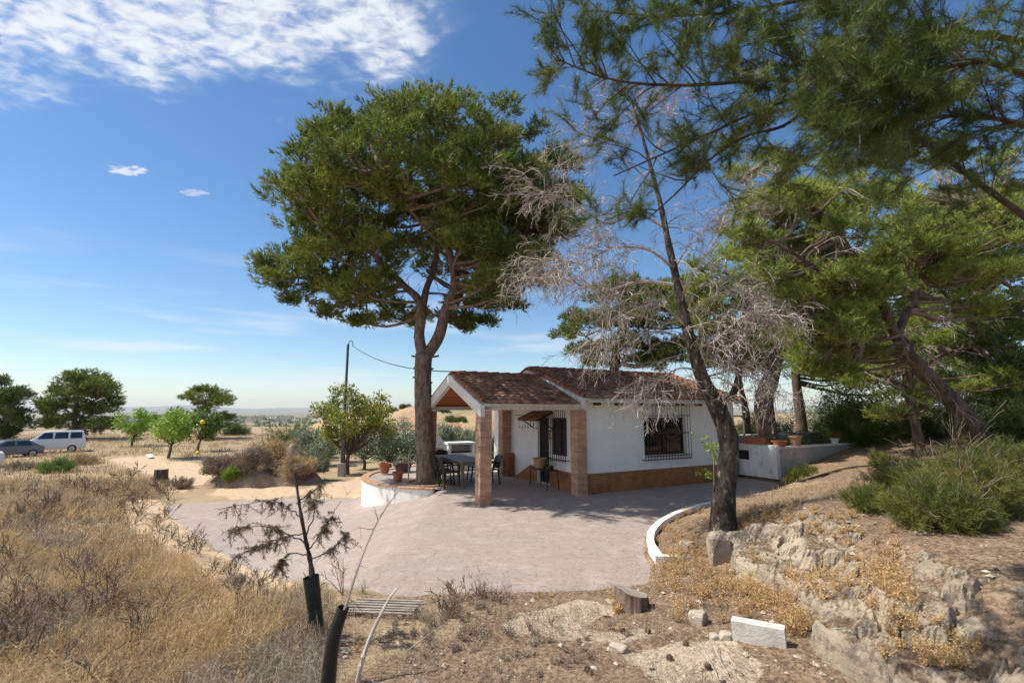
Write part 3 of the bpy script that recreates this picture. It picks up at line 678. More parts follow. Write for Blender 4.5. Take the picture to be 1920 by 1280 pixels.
def grille_front():
    u0, u1, z0, z1, y = 2.06, 3.92, .80, 2.36, -.13
    m = MB()
    for z in (z0, z0 + .10, 1.55, 2.06, z1): m.box((u0, y - .008, z - .012), (u1, y + .006, z + .012))
    for x in (u0, u1):
        for z in (z0, z1): m.box((x - .01, y, z - .01), (x + .01, -.001, z + .01))
    g_ = m.build('window_grille', M['iron_brown'], house); g_['label'] = 'brown iron grille over the long wall window'
    n = 17
    for k in range(n):
        m = MB(); x = u0 + (u1 - u0) * k / (n - 1); m.tube([(x, y, z0 - .012), (x, y, z1 + .012)], .0085, 6); m.build('bar', M['iron_brown'], g_)
grille_front()
def window_end():
    m = MB(); u0, u1, z0, z1 = .80, 1.62, .92, 2.0
    for lo, hi in (((.06, u0, z0), (.13, u0 + .06, z1)), ((.06, u1 - .06, z0), (.13, u1, z1)), ((.06, u0 + .06, z0), (.13, u1 - .06, z0 + .07)), ((.06, u0 + .06, z1 - .06), (.13, u1 - .06, z1)), ((.06, 1.185, z0 + .07), (.13, 1.235, z1 - .06))): m.box(lo, hi)
    w = m.build('window', M['wood'], house); w['label'] = 'dark brown window beside the door under the porch'
    for a, b in ((u0 + .06, 1.185), (1.235, u1 - .06)):
        g_ = MB(); g_.box((.09, a, z0 + .07), (.10, b, z1 - .06)); g_.build('shutter', M['wood'], w)
    u0, u1, z0, z1, x = .68, 1.68, .82, 2.36, -.14
    m = MB()
    for z in (z0, 1.40, 1.62, z1): m.box((x - .006, u0, z - .012), (x + .008, u1, z + .012))
    for yy in (u0, u1):
        for z in (z0, z1): m.box((x, yy - .01, z - .01), (-.001, yy + .01, z + .01))
    g_ = m.build('window_grille', M['iron_dark'], house); g_['label'] = 'tall dark iron grille over the porch window'
    for k in range(10):
        m = MB(); yy = u0 + (u1 - u0) * k / 9; m.tube([(x, yy, z0 - .06), (x, yy, z1 + .02)], .010, 6); m.build('bar', M['iron_dark'], g_)
window_end()
def door():
    m = MB(); b0, b1 = 1.75, 2.42; m.box((.10, b0, .02), (.16, b1, 2.0))
    d = m.build('door', M['wood'], house)
    for k in range(6):
        m = MB(); y = b0 + .06 + k * .11; m.box((.075, y, .10), (.097, y + .05, 1.92)); m.build('door_bar', M['iron_dark'], d)
    m = MB(); m.tube([(.02, b0 + .07, 1.02), (.02, b0 + .14, 1.02)], .012); m.tube([(.02, b0 + .07, 1.02), (.09, b0 + .07, 1.02)], .01); m.build('handle', M['metal'], d)
    m = MB(); m.box((-.03, b0 - .05, .013), (.098, b1 + .05, .05)); m.build('door_step', M['concrete'], house)
door()
# small tiled awning over the door
def awning():
    m = MB(); b0, b1 = 1.5, 2.72
    m.prism([(-.005, 2.16), (-.55, 1.93), (-.55, 1.90), (-.005, 2.12)], 1, b0, b1, rnd=.5)
    a = m.build('door_awning', M['wood'], house)
    r = np.random.default_rng(5); n = 8; rows = 3
    for i in range(rows):
        for k in range(n):
            m = MB(); y0 = b0 + (b1 - b0) * k / n; y1 = b0 + (b1 - b0) * (k + 1) / n - .006
            s0 = .01 + i * .185; s1 = s0 + .21; f = .23 / .545; ym = (y0 + y1) / 2; v = []
            for s_, h_ in ((s0, .008), (s1, .026)):
                for yy, e in ((y0, 0), (y0 + .04, .035), (ym, .042), (y1 - .04, .035), (y1, 0)): v.append((-.005 - s_, yy, 2.165 - f * s_ + h_ + e))
            for yy, e in ((y0, 0), (y0 + .04, .024), (ym, .03), (y1 - .04, .024), (y1, 0)): v.append((-.005 - s1, yy, 2.165 - f * s1 + .004 + e))
            m.add(v, quads=[[j, 5 + j, 6 + j, 1 + j] for j in range(4)] + [[5 + j, 10 + j, 11 + j, 6 + j] for j in range(4)], rnd=r.random()); m.build('tile', M['roof'], a)
    for y in (b0 + .04, b1 - .08):
        m = MB(); m.tube([(-.006, y, 1.66), (-.46, y, 1.945)], .016); m.build('bracket', M['wood'], a)
    r = np.random.default_rng(9); m = MB()
    for k in range(7):
        y = b0 + .1 + k * .17; ln = r.uniform(.05, .20); m.tube([(-.53, y, 1.905), (-.53, y, 1.905 - ln)], .004, 4); m.lathe([(0, 0), (.018, -.012), (.02, -.03), (0, -.055)], (-.53, y, 1.905 - ln), 6)
    m.build('hanging_charms', M['iron_dark'], a)
awning()
m = MB(); m.box((-.04, 1.69, 1.28), (-.002, 1.745, 1.46)); eb = m.build('meter_box', M['yellow'], house)
m = MB(); m.box((-.045, 1.692, 1.465), (-.002, 1.742, 1.60)); m.build('notice', M['metal'], house)
m = MB(); m.box((-.03, 1.85, 2.22), (-.002, 2.03, 2.46)); bevel(m.build('wall_plaque', M['terra_pale'], house), .006)
m = MB(); m.tube([(-.012, 2.9, 2.06), (-.012, 3.4, 2.05), (-.012, 3.95, 2.06)], .008, 5); m.tube([(-.012, 2.9, 2.06), (-.012, 2.86, 1.75)], .007, 5); m.build('wall_cable', M['cable'], house)
m = MB(); m.lathe([(0, 0), (.05, -.01), (.055, -.05), (.03, -.075), (0, -.08)], (-.06, 2.45, 2.43), 10); m.build('porch_lamp', M['iron_dark'], house)

# ------------------------------------------------------------------ furniture and pots
def pot(name, label, x, y, z, r0, r1, h, m_, plant=None, group=None, rim=True):
    t = thing(name, label, 'pot', (x, y, z), 0, group)
    m = MB(); prof = [(0, 0), (r0, 0), (r0 + (r1 - r0) * .8, h * .8)]
    if rim: prof += [(r1 * 1.06, h * .82), (r1 * 1.09, h), (r1 * .92, h), (r1 * .88, h * .86)]
    else: prof += [(r1, h), (r1 * .9, h), (r1 * .85, h * .86)]
    m.lathe(prof, sides=18); m.build('body', M[m_], t, smooth=False)
    m = MB(); th = np.linspace(0, 2 * math.pi, 14, endpoint=False); rr = r1 * .875
    m.add([(0, 0, h * .87)] + [(rr * math.cos(a), rr * math.sin(a), h * .865) for a in th], tris=[[0, i + 1, (i + 1) % 14 + 1] for i in range(14)]); m.build('soil', M['soil'], t)
    if plant:
        r = np.random.default_rng(int(abs(x * 100))); n, rad_, mm, sz = plant
        m = MB(); pts = r.normal(size=(n, 3)) * np.array([rad_, rad_, rad_ * .7]) + np.array([0, 0, h + rad_ * .7]); pts[:, 2] = np.maximum(pts[:, 2], h * .9)
        m.leaves(pts, sz, r)
        for k in range(8): m.tube([(0, 0, h * .8), pts[k] * np.array([.5, .5, .75]), pts[k]], [.006, .004, .003], 4)
        tag(m.build('plant', M[mm], t), kind='stuff')
    return t
g1 = G(716, 887, .055); pot('flower_pot', 'terracotta pot with wide rim on the edge of the terrace wall', g1[0] + .08, g1[1] + .05, .055, .13, .20, .34, 'terra')
g1 = G(742, 903, .0135); pot('flower_pot', 'small dark terracotta pot on the terrace nearest the pine trunk', g1[0] + .05, g1[1] + .05, .0135, .11, .17, .30, 'terra', rim=True)
g1 = G(737, 880, .0135); pot('planter_pot', 'wide dark brown pot with a bushy plant at the back of the terrace', -3.95, 17.5, .0135, .24, .34, .34, 'pot_brown', (160, .20, 'olive', .10))

def chair(x, y, rz, label):
    t = thing('garden_chair', label, 'chair', (x, y, .014), rz, 'black plastic chairs at the porch table'); pm = M['black_plastic']
    m = MB(); m.box((-.23, -.22, .42), (.23, .23, .45)); bevel(m.build('seat', pm, t), .02)
    m = MB(); v = []; ts = np.linspace(-1, 1, 9)
    for d in (0, .025):
        for z, lean in ((.45, .0), (.66, .05), (.86, .10)):
            for s in ts: v.append((s * .22, .20 + lean + d + (1 - s * s) * .05, z - (s * s * .06 if z > .8 else 0)))
    q = []
    for d in (0, 27):
        for a in range(2):
            for k in range(8): q.append([d + a * 9 + k, d + a * 9 + k + 1, d + a * 9 + 10 + k, d + a * 9 + 9 + k])
    for k in range(8): q += [[18 + k, 19 + k, 46 + k, 45 + k], [k, 27 + k, 28 + k, k + 1]]
    for a in range(2): q += [[a * 9, a * 9 + 9, 27 + a * 9 + 9, 27 + a * 9], [a * 9 + 8, 27 + a * 9 + 8, 27 + a * 9 + 17, a * 9 + 17]]
    m.add(v, quads=q); m.build('backrest', pm, t)
    for sx in (-1, 1):
        m = MB(); m.tube([(sx * .24, -.20, .44), (sx * .265, -.19, .64), (sx * .265, .05, .66), (sx * .23, .24, .63)], .022, 6); m.build('armrest', pm, t)
        for sy in (-1, 1):
            m = MB(); m.tube([(sx * .20, sy * .19, .43), (sx * .245, sy * .24, 0)], [.028, .020], 6); m.build('leg', pm, t)
    return t
def dining_table():
    c = np.array([-1.46, 13.75]); cx = c + np.array([ca_, sa_]) * .45 + np.array([-sa_, ca_]) * 1.15
    t = thing('dining_table', 'long grey wooden table under the porch with black chairs', 'table', (cx[0], cx[1], .014), HA)
    for k in range(5):
        m = MB(); x = -.45 + k * .18; m.box((x + .002, -1.2, .715), (x + .177, 1.2, .75)); m.build('plank', M['table'], t)
    m = MB(); m.box((-.38, -1.1, .63), (-.35, 1.1, .713)); m.box((.35, -1.1, .63), (.38, 1.1, .713)); m.box((-.349, -1.1, .63), (.349, -1.07, .713)); m.box((-.349, 1.07, .63), (.349, 1.1, .713)); m.build('apron', M['table'], t)
    for sx in (-1, 1):
        for sy in (-1, 1):
            m = MB(); m.box((sx * .34 - .04, sy * 1.02 - .04, 0), (sx * .34 + .04, sy * 1.02 + .04, .629)); m.build('leg', M['table'], t)
    def loc(a, b): return (cx[0] + ca_ * a - sa_ * b, cx[1] + sa_ * a + ca_ * b)
    ch = [(-.62, -.72, math.pi / 2, 'black plastic chair at the near left side of the porch table'), (-.64, -.02, math.pi / 2 + .1, 'black plastic chair in the middle of the left side of the porch table'), (-.62, .72, math.pi / 2 - .05, 'black plastic chair at the far left side of the porch table'),
          (.66, -.70, -math.pi / 2, 'black plastic chair at the near right side of the porch table, half behind the pillar'), (.64, .25, -math.pi / 2 - .1, 'black plastic chair at the far right side of the porch table'), (.02, 1.55, .06, 'black plastic chair at the far head of the porch table')]
    for a, b, r_, lb in ch:
        p = loc(a, b); chair(p[0], p[1], HA + r_, lb)
dining_table()
def barbecue():
    c = HL(-1.35, 6.35); t = thing('barbecue', 'white masonry barbecue with open firebox and sloping hood behind the table', 'barbecue', (c[0], c[1], .014), HA); w = M['whitewall']; t.scale = (.85, .85, .84)
    m = MB(); m.box((-.2, 0, 0), (1.05, .75, .74)); m.build('base', w, t)
    f = MB(); f.box((-.2, 0, .742), (-.08, .75, 1.12)); f.box((.93, 0, .742), (1.05, .75, 1.12)); f.box((-.078, .62, .742), (.928, .75, 1.12)); f.box((-.24, -.04, 1.122), (1.09, .79, 1.20)); f.build('firebox', w, t)
    m = MB(); m.box((-.07, .12, .75), (.92, .50, .79)); m.build('grate', M['iron_dark'], t)
    h = MB(); m = h
    v = [(-1.1, 0, 1.0), (-.26, 0, 1.0), (-.26, .75, 1.0), (-1.1, .75, 1.0), (-1.1, .2, 1.62), (-.62, .2, 1.62), (-.62, .6, 1.62), (-1.1, .6, 1.62)]
    h.add(v, quads=[[0,3,2,1],[4,5,6,7],[0,1,5,4],[1,2,6,5],[2,3,7,6],[3,0,4,7]]); h.build('hood', w, t)
    m = MB(); m.box((-1.1, 0, 0), (-1.0, .75, .998)); m.box((-.36, 0, 0), (-.26, .75, .998)); m.box((-.998, .65, 0), (-.362, .75, .998)); m.build('hood_base', w, t)
barbecue()
def plant_stand():
    c = HL(-.40, 1.42); t = thing('plant_stand', 'low dark metal table by the house door holding a pale pot', 'stand', (c[0], c[1], .007), HA)
    m = MB(); m.box((-.2, -.5, .52), (.2, .5, .545)); m.build('top', M['iron_dark'], t)
    for sx in (-1, 1):
        for sy in (-1, 1):
            m = MB(); m.tube([(sx * .17, sy * .46, .52), (sx * .19, sy * .48, 0)], .012, 6); m.build('leg', M['iron_dark'], t)
    p = HL(-.42, 1.62); pot('clay_pot', 'pale terracotta pot standing on the metal table beside the door', p[0], p[1], .553, .13, .19, .28, 'terra_pale')
    p = HL(-.40, 1.12); pot('plant_pot', 'low dark pot with a small green plant on the metal table', p[0], p[1], .553, .09, .12, .10, 'pot_brown', (70, .09, 'leaf', .07))
plant_stand()

# ------------------------------------------------------------------ planters and railing right of the house
PC = (8.25, 15.0)
pl = thing('garden_planter', 'white walled raised planter bed to the right of the house', 'planter', (PC[0], PC[1], .0), HA)
m = MB(); m.box((0, .0, .1), (.15, 1.75, 1.12)); m.build('wall', M['whitewall'], pl)
m = MB(); m.box((.152, 0, .1), (5.2, .15, 1.02)); m.build('wall', M['concrete'], pl)  # grey colour stands in for shade on this side of the planter
m = MB(); m.box((.152, -.02, 1.021), (5.2, .17, 1.08)); m.build('coping', M['whitewall'], pl)
m = MB(); m.box((.152, 1.75, .1), (6.0, 1.90, 1.30)); m.build('wall', M['concrete'], pl)  # rear wall, its shaded face likewise coloured grey
m = MB(); m.box((-.02, 1.74, 1.301), (6.02, 1.92, 1.36)); m.build('coping', M['whitewall'], pl)
m = MB(); m.box((.152, .152, .5), (5.2, 1.748, .96)); m.build('soil', M['mound'], pl)
m = MB(); m.box((-.018, .95, .62), (-.002, 1.35, .90)); m.build('niche_shade', M['iron_dark'], pl)  # flat dark plate on the wall, standing in for the niche's shaded hollow
m = MB(); m.box((-.06, .93, .905), (-.002, 1.37, .935)); m.build('niche_shelf', M['concrete'], pl)
def PL(a, b): return PC[0] + ca_ * a - sa_ * b, PC[1] + sa_ * a + ca_ * b
x, y = PL(.07, .75)
tr = thing('trough', 'rectangular orange terracotta trough on the white planter wall', 'trough', (x, y, 1.121), HA)
m = MB()
for lo, hi in (((-.09, -.32, 0), (-.07, .32, .22)), ((.07, -.32, 0), (.09, .32, .22)), ((-.069, -.32, 0), (.069, -.30, .22)), ((-.069, .30, 0), (.069, .32, .22)), ((-.069, -.299, 0), (.069, .299, .03))): m.box(lo, hi)
m.build('body', M['terra'], tr); m = MB(); m.box((-.068, -.298, .031), (.068, .298, .17)); m.build('soil', M['soil'], tr)
r_ = np.random.default_rng(3); m = MB(); m.leaves(r_.normal(size=(60, 3)) * (.03, .16, .05) + (0, 0, .24), .08, r_); m.build('plant', M['leaf'], tr)
x, y = PL(.32, .08); pot('bowl_pot', 'wide orange bowl pot on the corner of the planter', x, y, 1.081, .16, .22, .18, 'terra')
x, y = PL(1.15, .08); pot('clay_pot', 'rounded orange clay pot in the middle of the planter wall', x, y, 1.081, .13, .20, .32, 'terra_pale')
x, y = PL(3.4, .08); t = pot('flower_pot', 'white pot of red flowers at the right end of the planter wall', x, y, 1.081, .09, .14, .18, 'whitewall', (60, .10, 'leaf', .07))
m = MB(); m.leaves(r_.normal(size=(50, 3)) * (.08, .08, .05) + (0, 0, .30), .07, r_); m.build('flowers', M['red'], t)
for k, (a, lb) in enumerate(((1.9, 'small leafy plant growing in the planter soil left of centre'), (2.6, 'small leafy plant growing in the middle of the planter'), (4.2, 'small yellow green plant at the right end of the planter'))):
    x, y = PL(a, .8); t = thing('planter_plant', lb, 'plant', (x, y, .955), 0, 'plants in the planter bed'); m = MB(); r_ = np.random.default_rng(40 + k)
    m.leaves(np.abs(r_.normal(size=(120, 3))) * (1, 1, 1) * (.16, .16, .15) * np.sign(r_.normal(size=(120, 3)) + (0, 0, 9)), .11, r_); m.build('leaves', M['leaf'], t)
    m = MB()
    for q_ in range(5): m.tube([(0, 0, 0), r_.normal(size=3) * (.08, .08, 0) + (0, 0, .22)], [.008, .004], 4)
    m.build('stem', M['twig'], t)
ra = thing('railing', 'grey tubular metal railing between house and planter', 'railing', (*HL(6.0, .5)[:2], 0), HA)
m = MB(); m.tube([(0, 0, 2.02), (1.15, 0, 2.02), (1.22, 0, 1.97), (1.25, 0, 1.9), (1.25, 0, 0)], .03, 8); m.build('top_rail', M['metal'], ra)
m = MB(); m.tube([(0.03, 0, 0), (.03, 0, 1.99)], .025, 8); m.build('post', M['metal'], ra)

# ------------------------------------------------------------------ white kerb of the bank on the right
K = [(2.06, 7.12), (2.14, 7.9), (2.37, 8.6), (2.77, 9.38), (3.37, 10.22), (4.22, 11.07), (4.97, 11.62), (6.2, 12.37)]
def kerb():
    ks = np.array(K); t = np.linspace(0, len(K) - 1, 60); x = np.interp(t, range(len(K)), ks[:, 0]); y = np.interp(t, range(len(K)), ks[:, 1])
    for _ in range(6): x[1:-1] = (x[:-2] + x[1:-1] * 2 + x[2:]) / 4; y[1:-1] = (y[:-2] + y[1:-1] * 2 + y[2:]) / 4
    d = nrm(np.stack([np.gradient(x), np.gradient(y)], 1)); nn = np.stack([d[:, 1], -d[:, 0]], 1)
    o = thing('kerb', 'curved white kerb wall round the dry bank at the patio edge', 'kerb', (0, 0, 0))
    h = np.interp(t, [0, 2, 7], [.14, .14, .10]); n = len(x)
    o0 = np.stack([x, y], 1); i0 = o0 + nn * .12
    v = np.concatenate([np.c_[o0, np.full(n, -.06)], np.c_[o0, h], np.c_[i0, h], np.c_[i0, np.full(n, -.06)]])
    q = [[a * n + k, a * n + k + 1, ((a + 1) % 4) * n + k + 1, ((a + 1) % 4) * n + k] for a in range(4) for k in range(n - 1)] + [[0, n, 2 * n, 3 * n], [n - 1, 4 * n - 1, 3 * n - 1, 2 * n - 1]]
    m = MB(); m.add(v, quads=q); m.build('wall', M['whitewall'], o)
    m = MB(); b = i0[0]; m.box((0, 0, -.06), (.40, .12, .135), (np.array([[.97, .05, 0], [-.05, .97, 0], [0, 0, 1]]), np.array([b[0] + .003, b[1] + .0, 0]))); m.build('return', M['block'], o)
kerb()

# ------------------------------------------------------------------ trees
def spline(pts, n=None):
    pts = np.asarray(pts, float); k = len(pts)
    if k < 3: return np.linspace(pts[0], pts[-1], n or 5)
    t = np.linspace(0, k - 1, n or (k - 1) * 4 + 1); i = np.clip(t.astype(int), 0, k - 2); f = (t - i)[:, None]
    pp = np.concatenate([[2 * pts[0] - pts[1]], pts, [2 * pts[-1] - pts[-2]]])
    p0, p1, p2, p3 = pp[i], pp[i + 1], pp[i + 2], pp[i + 3]
    return .5 * ((2 * p1) + (-p0 + p2) * f + (2 * p0 - 5 * p1 + 4 * p2 - p3) * f ** 2 + (-p0 + 3 * p1 - 3 * p2 + p3) * f ** 3)
def wob_tube(m, pts, r0, r1, sides=10, wob=.0, r=None, n=None, power=1.0):
    p = spline(pts, n); k = len(p); rr = r0 + (r1 - r0) * np.linspace(0, 1, k) ** power
    if wob: rr = rr * (1 + r.normal(size=k) * wob)
    m.tube(p, rr, sides); return p
def pads_on_tree(trunk, crown, twigs, pads, limbs, r, nsub=13, sub_r=.30, tufts=15, needles=15, Ln=.16, w=.018, spread=.55, limb_r=.05):
    """every pad (centre, radii) hangs on a curved branch that leaves the nearest limb; needles sit in sub-clumps at twig ends"""
    limbs = np.concatenate(limbs); tp = []; ta = []
    for c, rad3 in pads:
        c = np.asarray(c); d = np.linalg.norm(limbs - c, axis=1) + np.maximum(0, limbs[:, 2] - c[2]) * 1.5; s = limbs[np.argmin(d)]
        mid = s * .5 + c * .5 + np.array([0, 0, -.08 * np.linalg.norm(c - s)]) + r.normal(size=3) * .12
        br = wob_tube(twigs, [s, mid, c], limb_r * (.5 + .3 * min(3, np.linalg.norm(c - s))), .015, 6, n=7)
        u = nrm(r.normal(size=(nsub, 3))); u[:, 2] = np.abs(u[:, 2]) * .9 - .25
        q = c + u * np.asarray(rad3) * (r.random((nsub, 1)) ** .4)
        for e in q:
            bs = br[r.integers(3, 7)]; twigs.tube([bs, (bs + e) / 2 + r.normal(size=3) * .05 - (0, 0, .03), e], [.011, .008, .005], 2, cap=False)
            g_ = nrm(r.normal(size=(tufts, 3))) * sub_r * (r.random((tufts, 1)) ** .5); g_[:, 2] *= .7
            tp.append(e + g_); ta.append(nrm(nrm(e - c) * .7 + g_ / sub_r * .8 + np.array([0, 0, .55]) + r.normal(size=(tufts, 3)) * .25))
    crown.blades(np.concatenate(tp), np.concatenate(ta), needles, Ln, w, spread, .9, r)

def pads_in(poly, Y0, Y1, n, r, s0, s1, flat=.7):
    poly = np.asarray(poly, float); lo = poly.min(0); hi = poly.max(0); out = []
    while len(out) < n:
        px, py = r.uniform(lo[0], hi[0]), r.uniform(lo[1], hi[1])
        if poly_sd(np.array([px]), np.array([py]), poly)[0] > 0: continue
        s = r.uniform(s0, s1); out.append((P(px, py, r.uniform(Y0, Y1)), (s, s, s * flat)))
    return out
def big_pine():
    r = np.random.default_rng(21); b = G(800, 908, .0); x, y = b[0], b[1] + .1
    t = thing('pine_tree', 'tall umbrella pine with forked reddish trunk beside the house porch', 'tree', (0, 0, 0))
    tk = MB(); cr = MB(); tw = MB()
    def q(px, py, dy=0): return P(px, py, y + dy)
    base = np.array([x, y, -.05])
    p = spline([base + (0.0, 0, 0), q(798, 850), q(794, 780), q(793, 700), q(795, 664)], 26)
    rr = np.interp(np.linspace(0, 1, 26), [0, .05, .15, .6, 1], [.40, .34, .30, .255, .27]); tk.tube(p, rr * (1 + r.normal(size=26) * .02), 18)
    f = p[-1]
    L1 = wob_tube(tk, [p[-3], q(786, 630), q(790, 590), q(783, 560, .2), q(757, 535, .2), q(722, 500, -.2), q(690, 470, -.6), q(640, 450, -1.0)], .19, .05, 12, .02, r, 34)
    L2 = wob_tube(tk, [p[-3], q(822, 632), q(836, 580, -.1), q(852, 540, -.3), q(850, 500, -.4), q(838, 455, -.3), q(833, 400, 0), q(838, 330, .3), q(850, 270, .4)], .20, .05, 12, .02, r, 40)
    L3 = wob_tube(tk, [q(790, 592), q(800, 540, .5), q(815, 500, .9), q(820, 440, 1.4), q(810, 370, 1.7), q(790, 290, 1.8)], .13, .04, 10, .02, r, 26)
    L4 = wob_tube(tk, [q(852, 525, -.3), q(880, 490, 0), q(925, 465, .4), q(980, 440, .8), q(1020, 410, 1.0)], .11, .03, 8, .02, r, 20)
    L5 = wob_tube(tk, [q(757, 535, .2), q(700, 545, .9), q(640, 535, 1.2), q(560, 510, 1.0)], .08, .025, 8, .02, r, 18)
    L6 = wob_tube(tk, [q(842, 470, -.3), q(800, 430, -1.5), q(760, 380, -2.4), q(720, 330, -3.0)], .09, .025, 8, .02, r, 18)
    L7 = wob_tube(tk, [q(836, 430, 0), q(890, 380, -1.0), q(940, 320, -1.8), q(980, 280, -2.2)], .09, .025, 8, .02, r, 18)
    L8 = wob_tube(tk, [q(818, 455, 1.2), q(880, 420, 2.4), q(920, 380, 3.2)], .08, .025, 8, .02, r, 14)
    L9 = wob_tube(tk, [q(815, 400, 1.6), q(740, 370, 2.4), q(660, 350, 2.6)], .08, .025, 8, .02, r, 14)
    limbs = [L1, L2, L3, L4, L5, L6, L7, L8, L9]
    # stubs of sawn branches on the trunk
    for (px, py, s, ln) in ((775, 668, -1, .16), (818, 668, 1, .22), (778, 690, -1, .1), (810, 692, 1, .12), (808, 718, 1, .10), (776, 708, -1, .08), (778, 633, -1, .10)):
        e = q(px, py); tk.tube([e - (s * .12, 0, .02), e + (s * ln * .4, 0, .02)], [.035, .03], 7)
    c0 = P(797, 408, y); RX, RY, RZt, RZb = 4.05, 4.1, 3.05, 2.0; pads = []
    n = 112; ga = math.pi * (3 - math.sqrt(5))
    for i in range(n):
        z = 1 - 1.42 * (i + .5) / n; rad_ = math.sqrt(max(0, 1 - z * z)); th = i * ga
        k = r.uniform(.80, 1.03)
        c = c0 + np.array([RX * rad_ * math.cos(th), RY * rad_ * math.sin(th), (RZt if z > 0 else RZb) * z]) * k
        s = r.uniform(.70, 1.05); pads.append((c, (s, s, s * .75)))
    for i in range(40):
        u_ = nrm(r.normal(size=3)) * r.uniform(.3, .75); u_[2] = abs(u_[2]) * .9 - .05
        c = c0 + u_ * (RX, RY, RZt); s = r.uniform(.5, .8); pads.append((c, (s, s, s * .7)))
    for (px, py, dy, s) in ((505, 505, .6, .6), (535, 535, .8, .65), (560, 500, .4, .8), (590, 540, .9, .7), (620, 515, 1.0, .8), (650, 570, .6, .55), (690, 560, 1.2, .6), (640, 480, -.4, .8), (600, 465, .2, .7), (745, 575, 1.4, .5), (875, 595, .6, .5), (905, 570, .9, .6), (860, 560, 1.4, .5), (950, 545, .8, .6), (1000, 525, 1.0, .6), (930, 510, 1.6, .7), (985, 480, 1.2, .8), (1040, 440, .6, .7), (790, 590, 1.2, .4),
                            (1045, 300, 0, .7), (1060, 360, 0, .7), (1010, 240, 0, .7), (945, 200, 0, .7), (860, 185, .2, .7), (780, 190, .2, .7), (715, 215, 0, .7), (650, 260, 0, .65), (590, 320, 0, .6), (555, 360, .2, .6), (560, 420, 0, .7), (575, 450, -.4, .7)):
        pads.append((P(px, py, y + dy), (s, s, s * .7)))
    for (px, py, dy, s) in ((500, 490, .2, .5), (520, 515, -.4, .55), (560, 560, .5, .6), (610, 585, .6, .5), (665, 600, 1.0, .45), (720, 545, .4, .5), (540, 475, .9, .6), (580, 500, -1.0, .7), (630, 545, -.6, .6), (680, 520, -1.4, .6), (620, 430, -1.8, .7), (700, 450, -2.4, .7), (870, 610, 1.4, .4), (915, 600, 1.8, .5), (960, 570, 1.8, .5), (840, 590, 2.0, .5), (770, 600, 2.2, .45), (720, 590, 2.4, .5), (1015, 490, -.5, .6), (960, 500, -.8, .6), (1000, 400, -1.6, .7), (930, 440, -2.2, .6), (1030, 520, 1.5, .5), (880, 540, 2.4, .6), (690, 600, 2, .5)):
        pads.append((P(px, py, y + dy), (s, s, s * .7)))
    for poly, n in (([(600, 400), (1040, 390), (1040, 520), (900, 580), (860, 470), (800, 470), (740, 530), (680, 590), (560, 550)], 44), ([(960, 250), (1085, 290), (1080, 430), (1000, 440)], 12)):
        pads += pads_in(poly, y - 3.2, y + 2.8, n, r, .45, .75)
    pads_on_tree(tk, cr, tw, pads, limbs, r, nsub=12, sub_r=.34, tufts=12, needles=9, Ln=.18, w=.031)
    # dead twigs in the shaded heart of the crown
    for i in range(420):
        l = limbs[r.integers(0, 9)]; s = l[r.integers(len(l) // 3, len(l))]; d = nrm(r.normal(size=3)); e = s + d * r.uniform(.4, 1.1)
        tw.tube([s, (s + e) / 2 + r.normal(size=3) * .08, e], [.012, .008, .005], 2, cap=False)
    tk.build('trunk', M['bark_red'], t, smooth=True); tw.build('twigs', M['twig'], t); cr.build('crown', M['needle'], t)
    # tree pit ringed with bricks
    rb = MB(); th = np.linspace(0, 2 * math.pi, 27)
    for k in range(26): ringwall(rb, .62, .74, .0145, .06, np.array([th[k] + .012, th[k + 1] - .012]), (x, y - .02))
    tp_ = thing('tree_pit', 'ring of bricks round the foot of the big pine', 'tree pit', (0, 0, 0)); rb.build('bricks', M['brick'], tp_)
    sp = MB(); sp.add([(x, y - .02, .022)] + [(x + .615 * math.cos(a), y - .02 + .615 * math.sin(a), .020) for a in th[:-1]], tris=[[0, i + 1, (i + 1) % 26 + 1] for i in range(26)]); sp.build('soil', M['mound'], tp_)
    for k, (dx, lb) in enumerate(((-.50, 'thin wooden stake left of the pine trunk'), (.52, 'thin wooden stake right of the pine trunk'))):
        s = MB(); s.tube([(x + dx, y - .35, .02), (x + dx * 1.03, y - .34, .95 if k == 0 else .62)], .022, 6); tag(s.build('stake', M['cut_wood']), lb, 'stake')
    t2 = thing('creeper_plant', 'small green plant at the foot of the big pine', 'plant', (x + .42, y - .42, .02)); s = MB(); s.leaves(np.abs(r.normal(size=(90, 3))) * (.1, .1, .1) - (.08, .05, 0), .08, r); s.build('leaves', M['leaf'], t2)
big_pine()

def grow(m, s, d, ln, r0, r, depth, droop, spread=.55, kids=(4, 7), segs=5, sides=4, tips=None, minr=.0022, taper=.35, wav=.16):
    """a dead limb that forks into finer and finer drooping twigs"""
    pts = [s]; d = nrm(d); st = ln / segs
    for k in range(segs):
        d = nrm(d + r.normal(size=3) * wav + np.array([0, 0, -droop * (k + 1) / segs])); pts.append(pts[-1] + d * st)
    pts = np.array(pts); r1 = max(minr, r0 * taper)
    m.tube(pts, np.linspace(r0, r1, len(pts)), sides if r0 > .008 else (3 if r0 > .0045 else 2), cap=False, rnd=r.random())
    if tips is not None and depth == 0: tips.append((pts[-1], d))
    if depth == 0: return
    for k in range(r.integers(*kids)):
        f = r.uniform(.22, 1); i = min(int(f * segs), segs - 1); q = pts[i] + (pts[i + 1] - pts[i]) * (f * segs - i)
        td = nrm(pts[i + 1] - pts[i]); a = nrm(td + nrm(np.cross(td, r.normal(size=3))) * spread * r.uniform(.6, 1.5))
        grow(m, q, a, ln * r.uniform(.35, .62), max(minr, (r0 + (r1 - r0) * f) * .55), r, depth - 1, droop, spread, kids, max(3, segs - 1), sides, tips, minr, taper, wav)

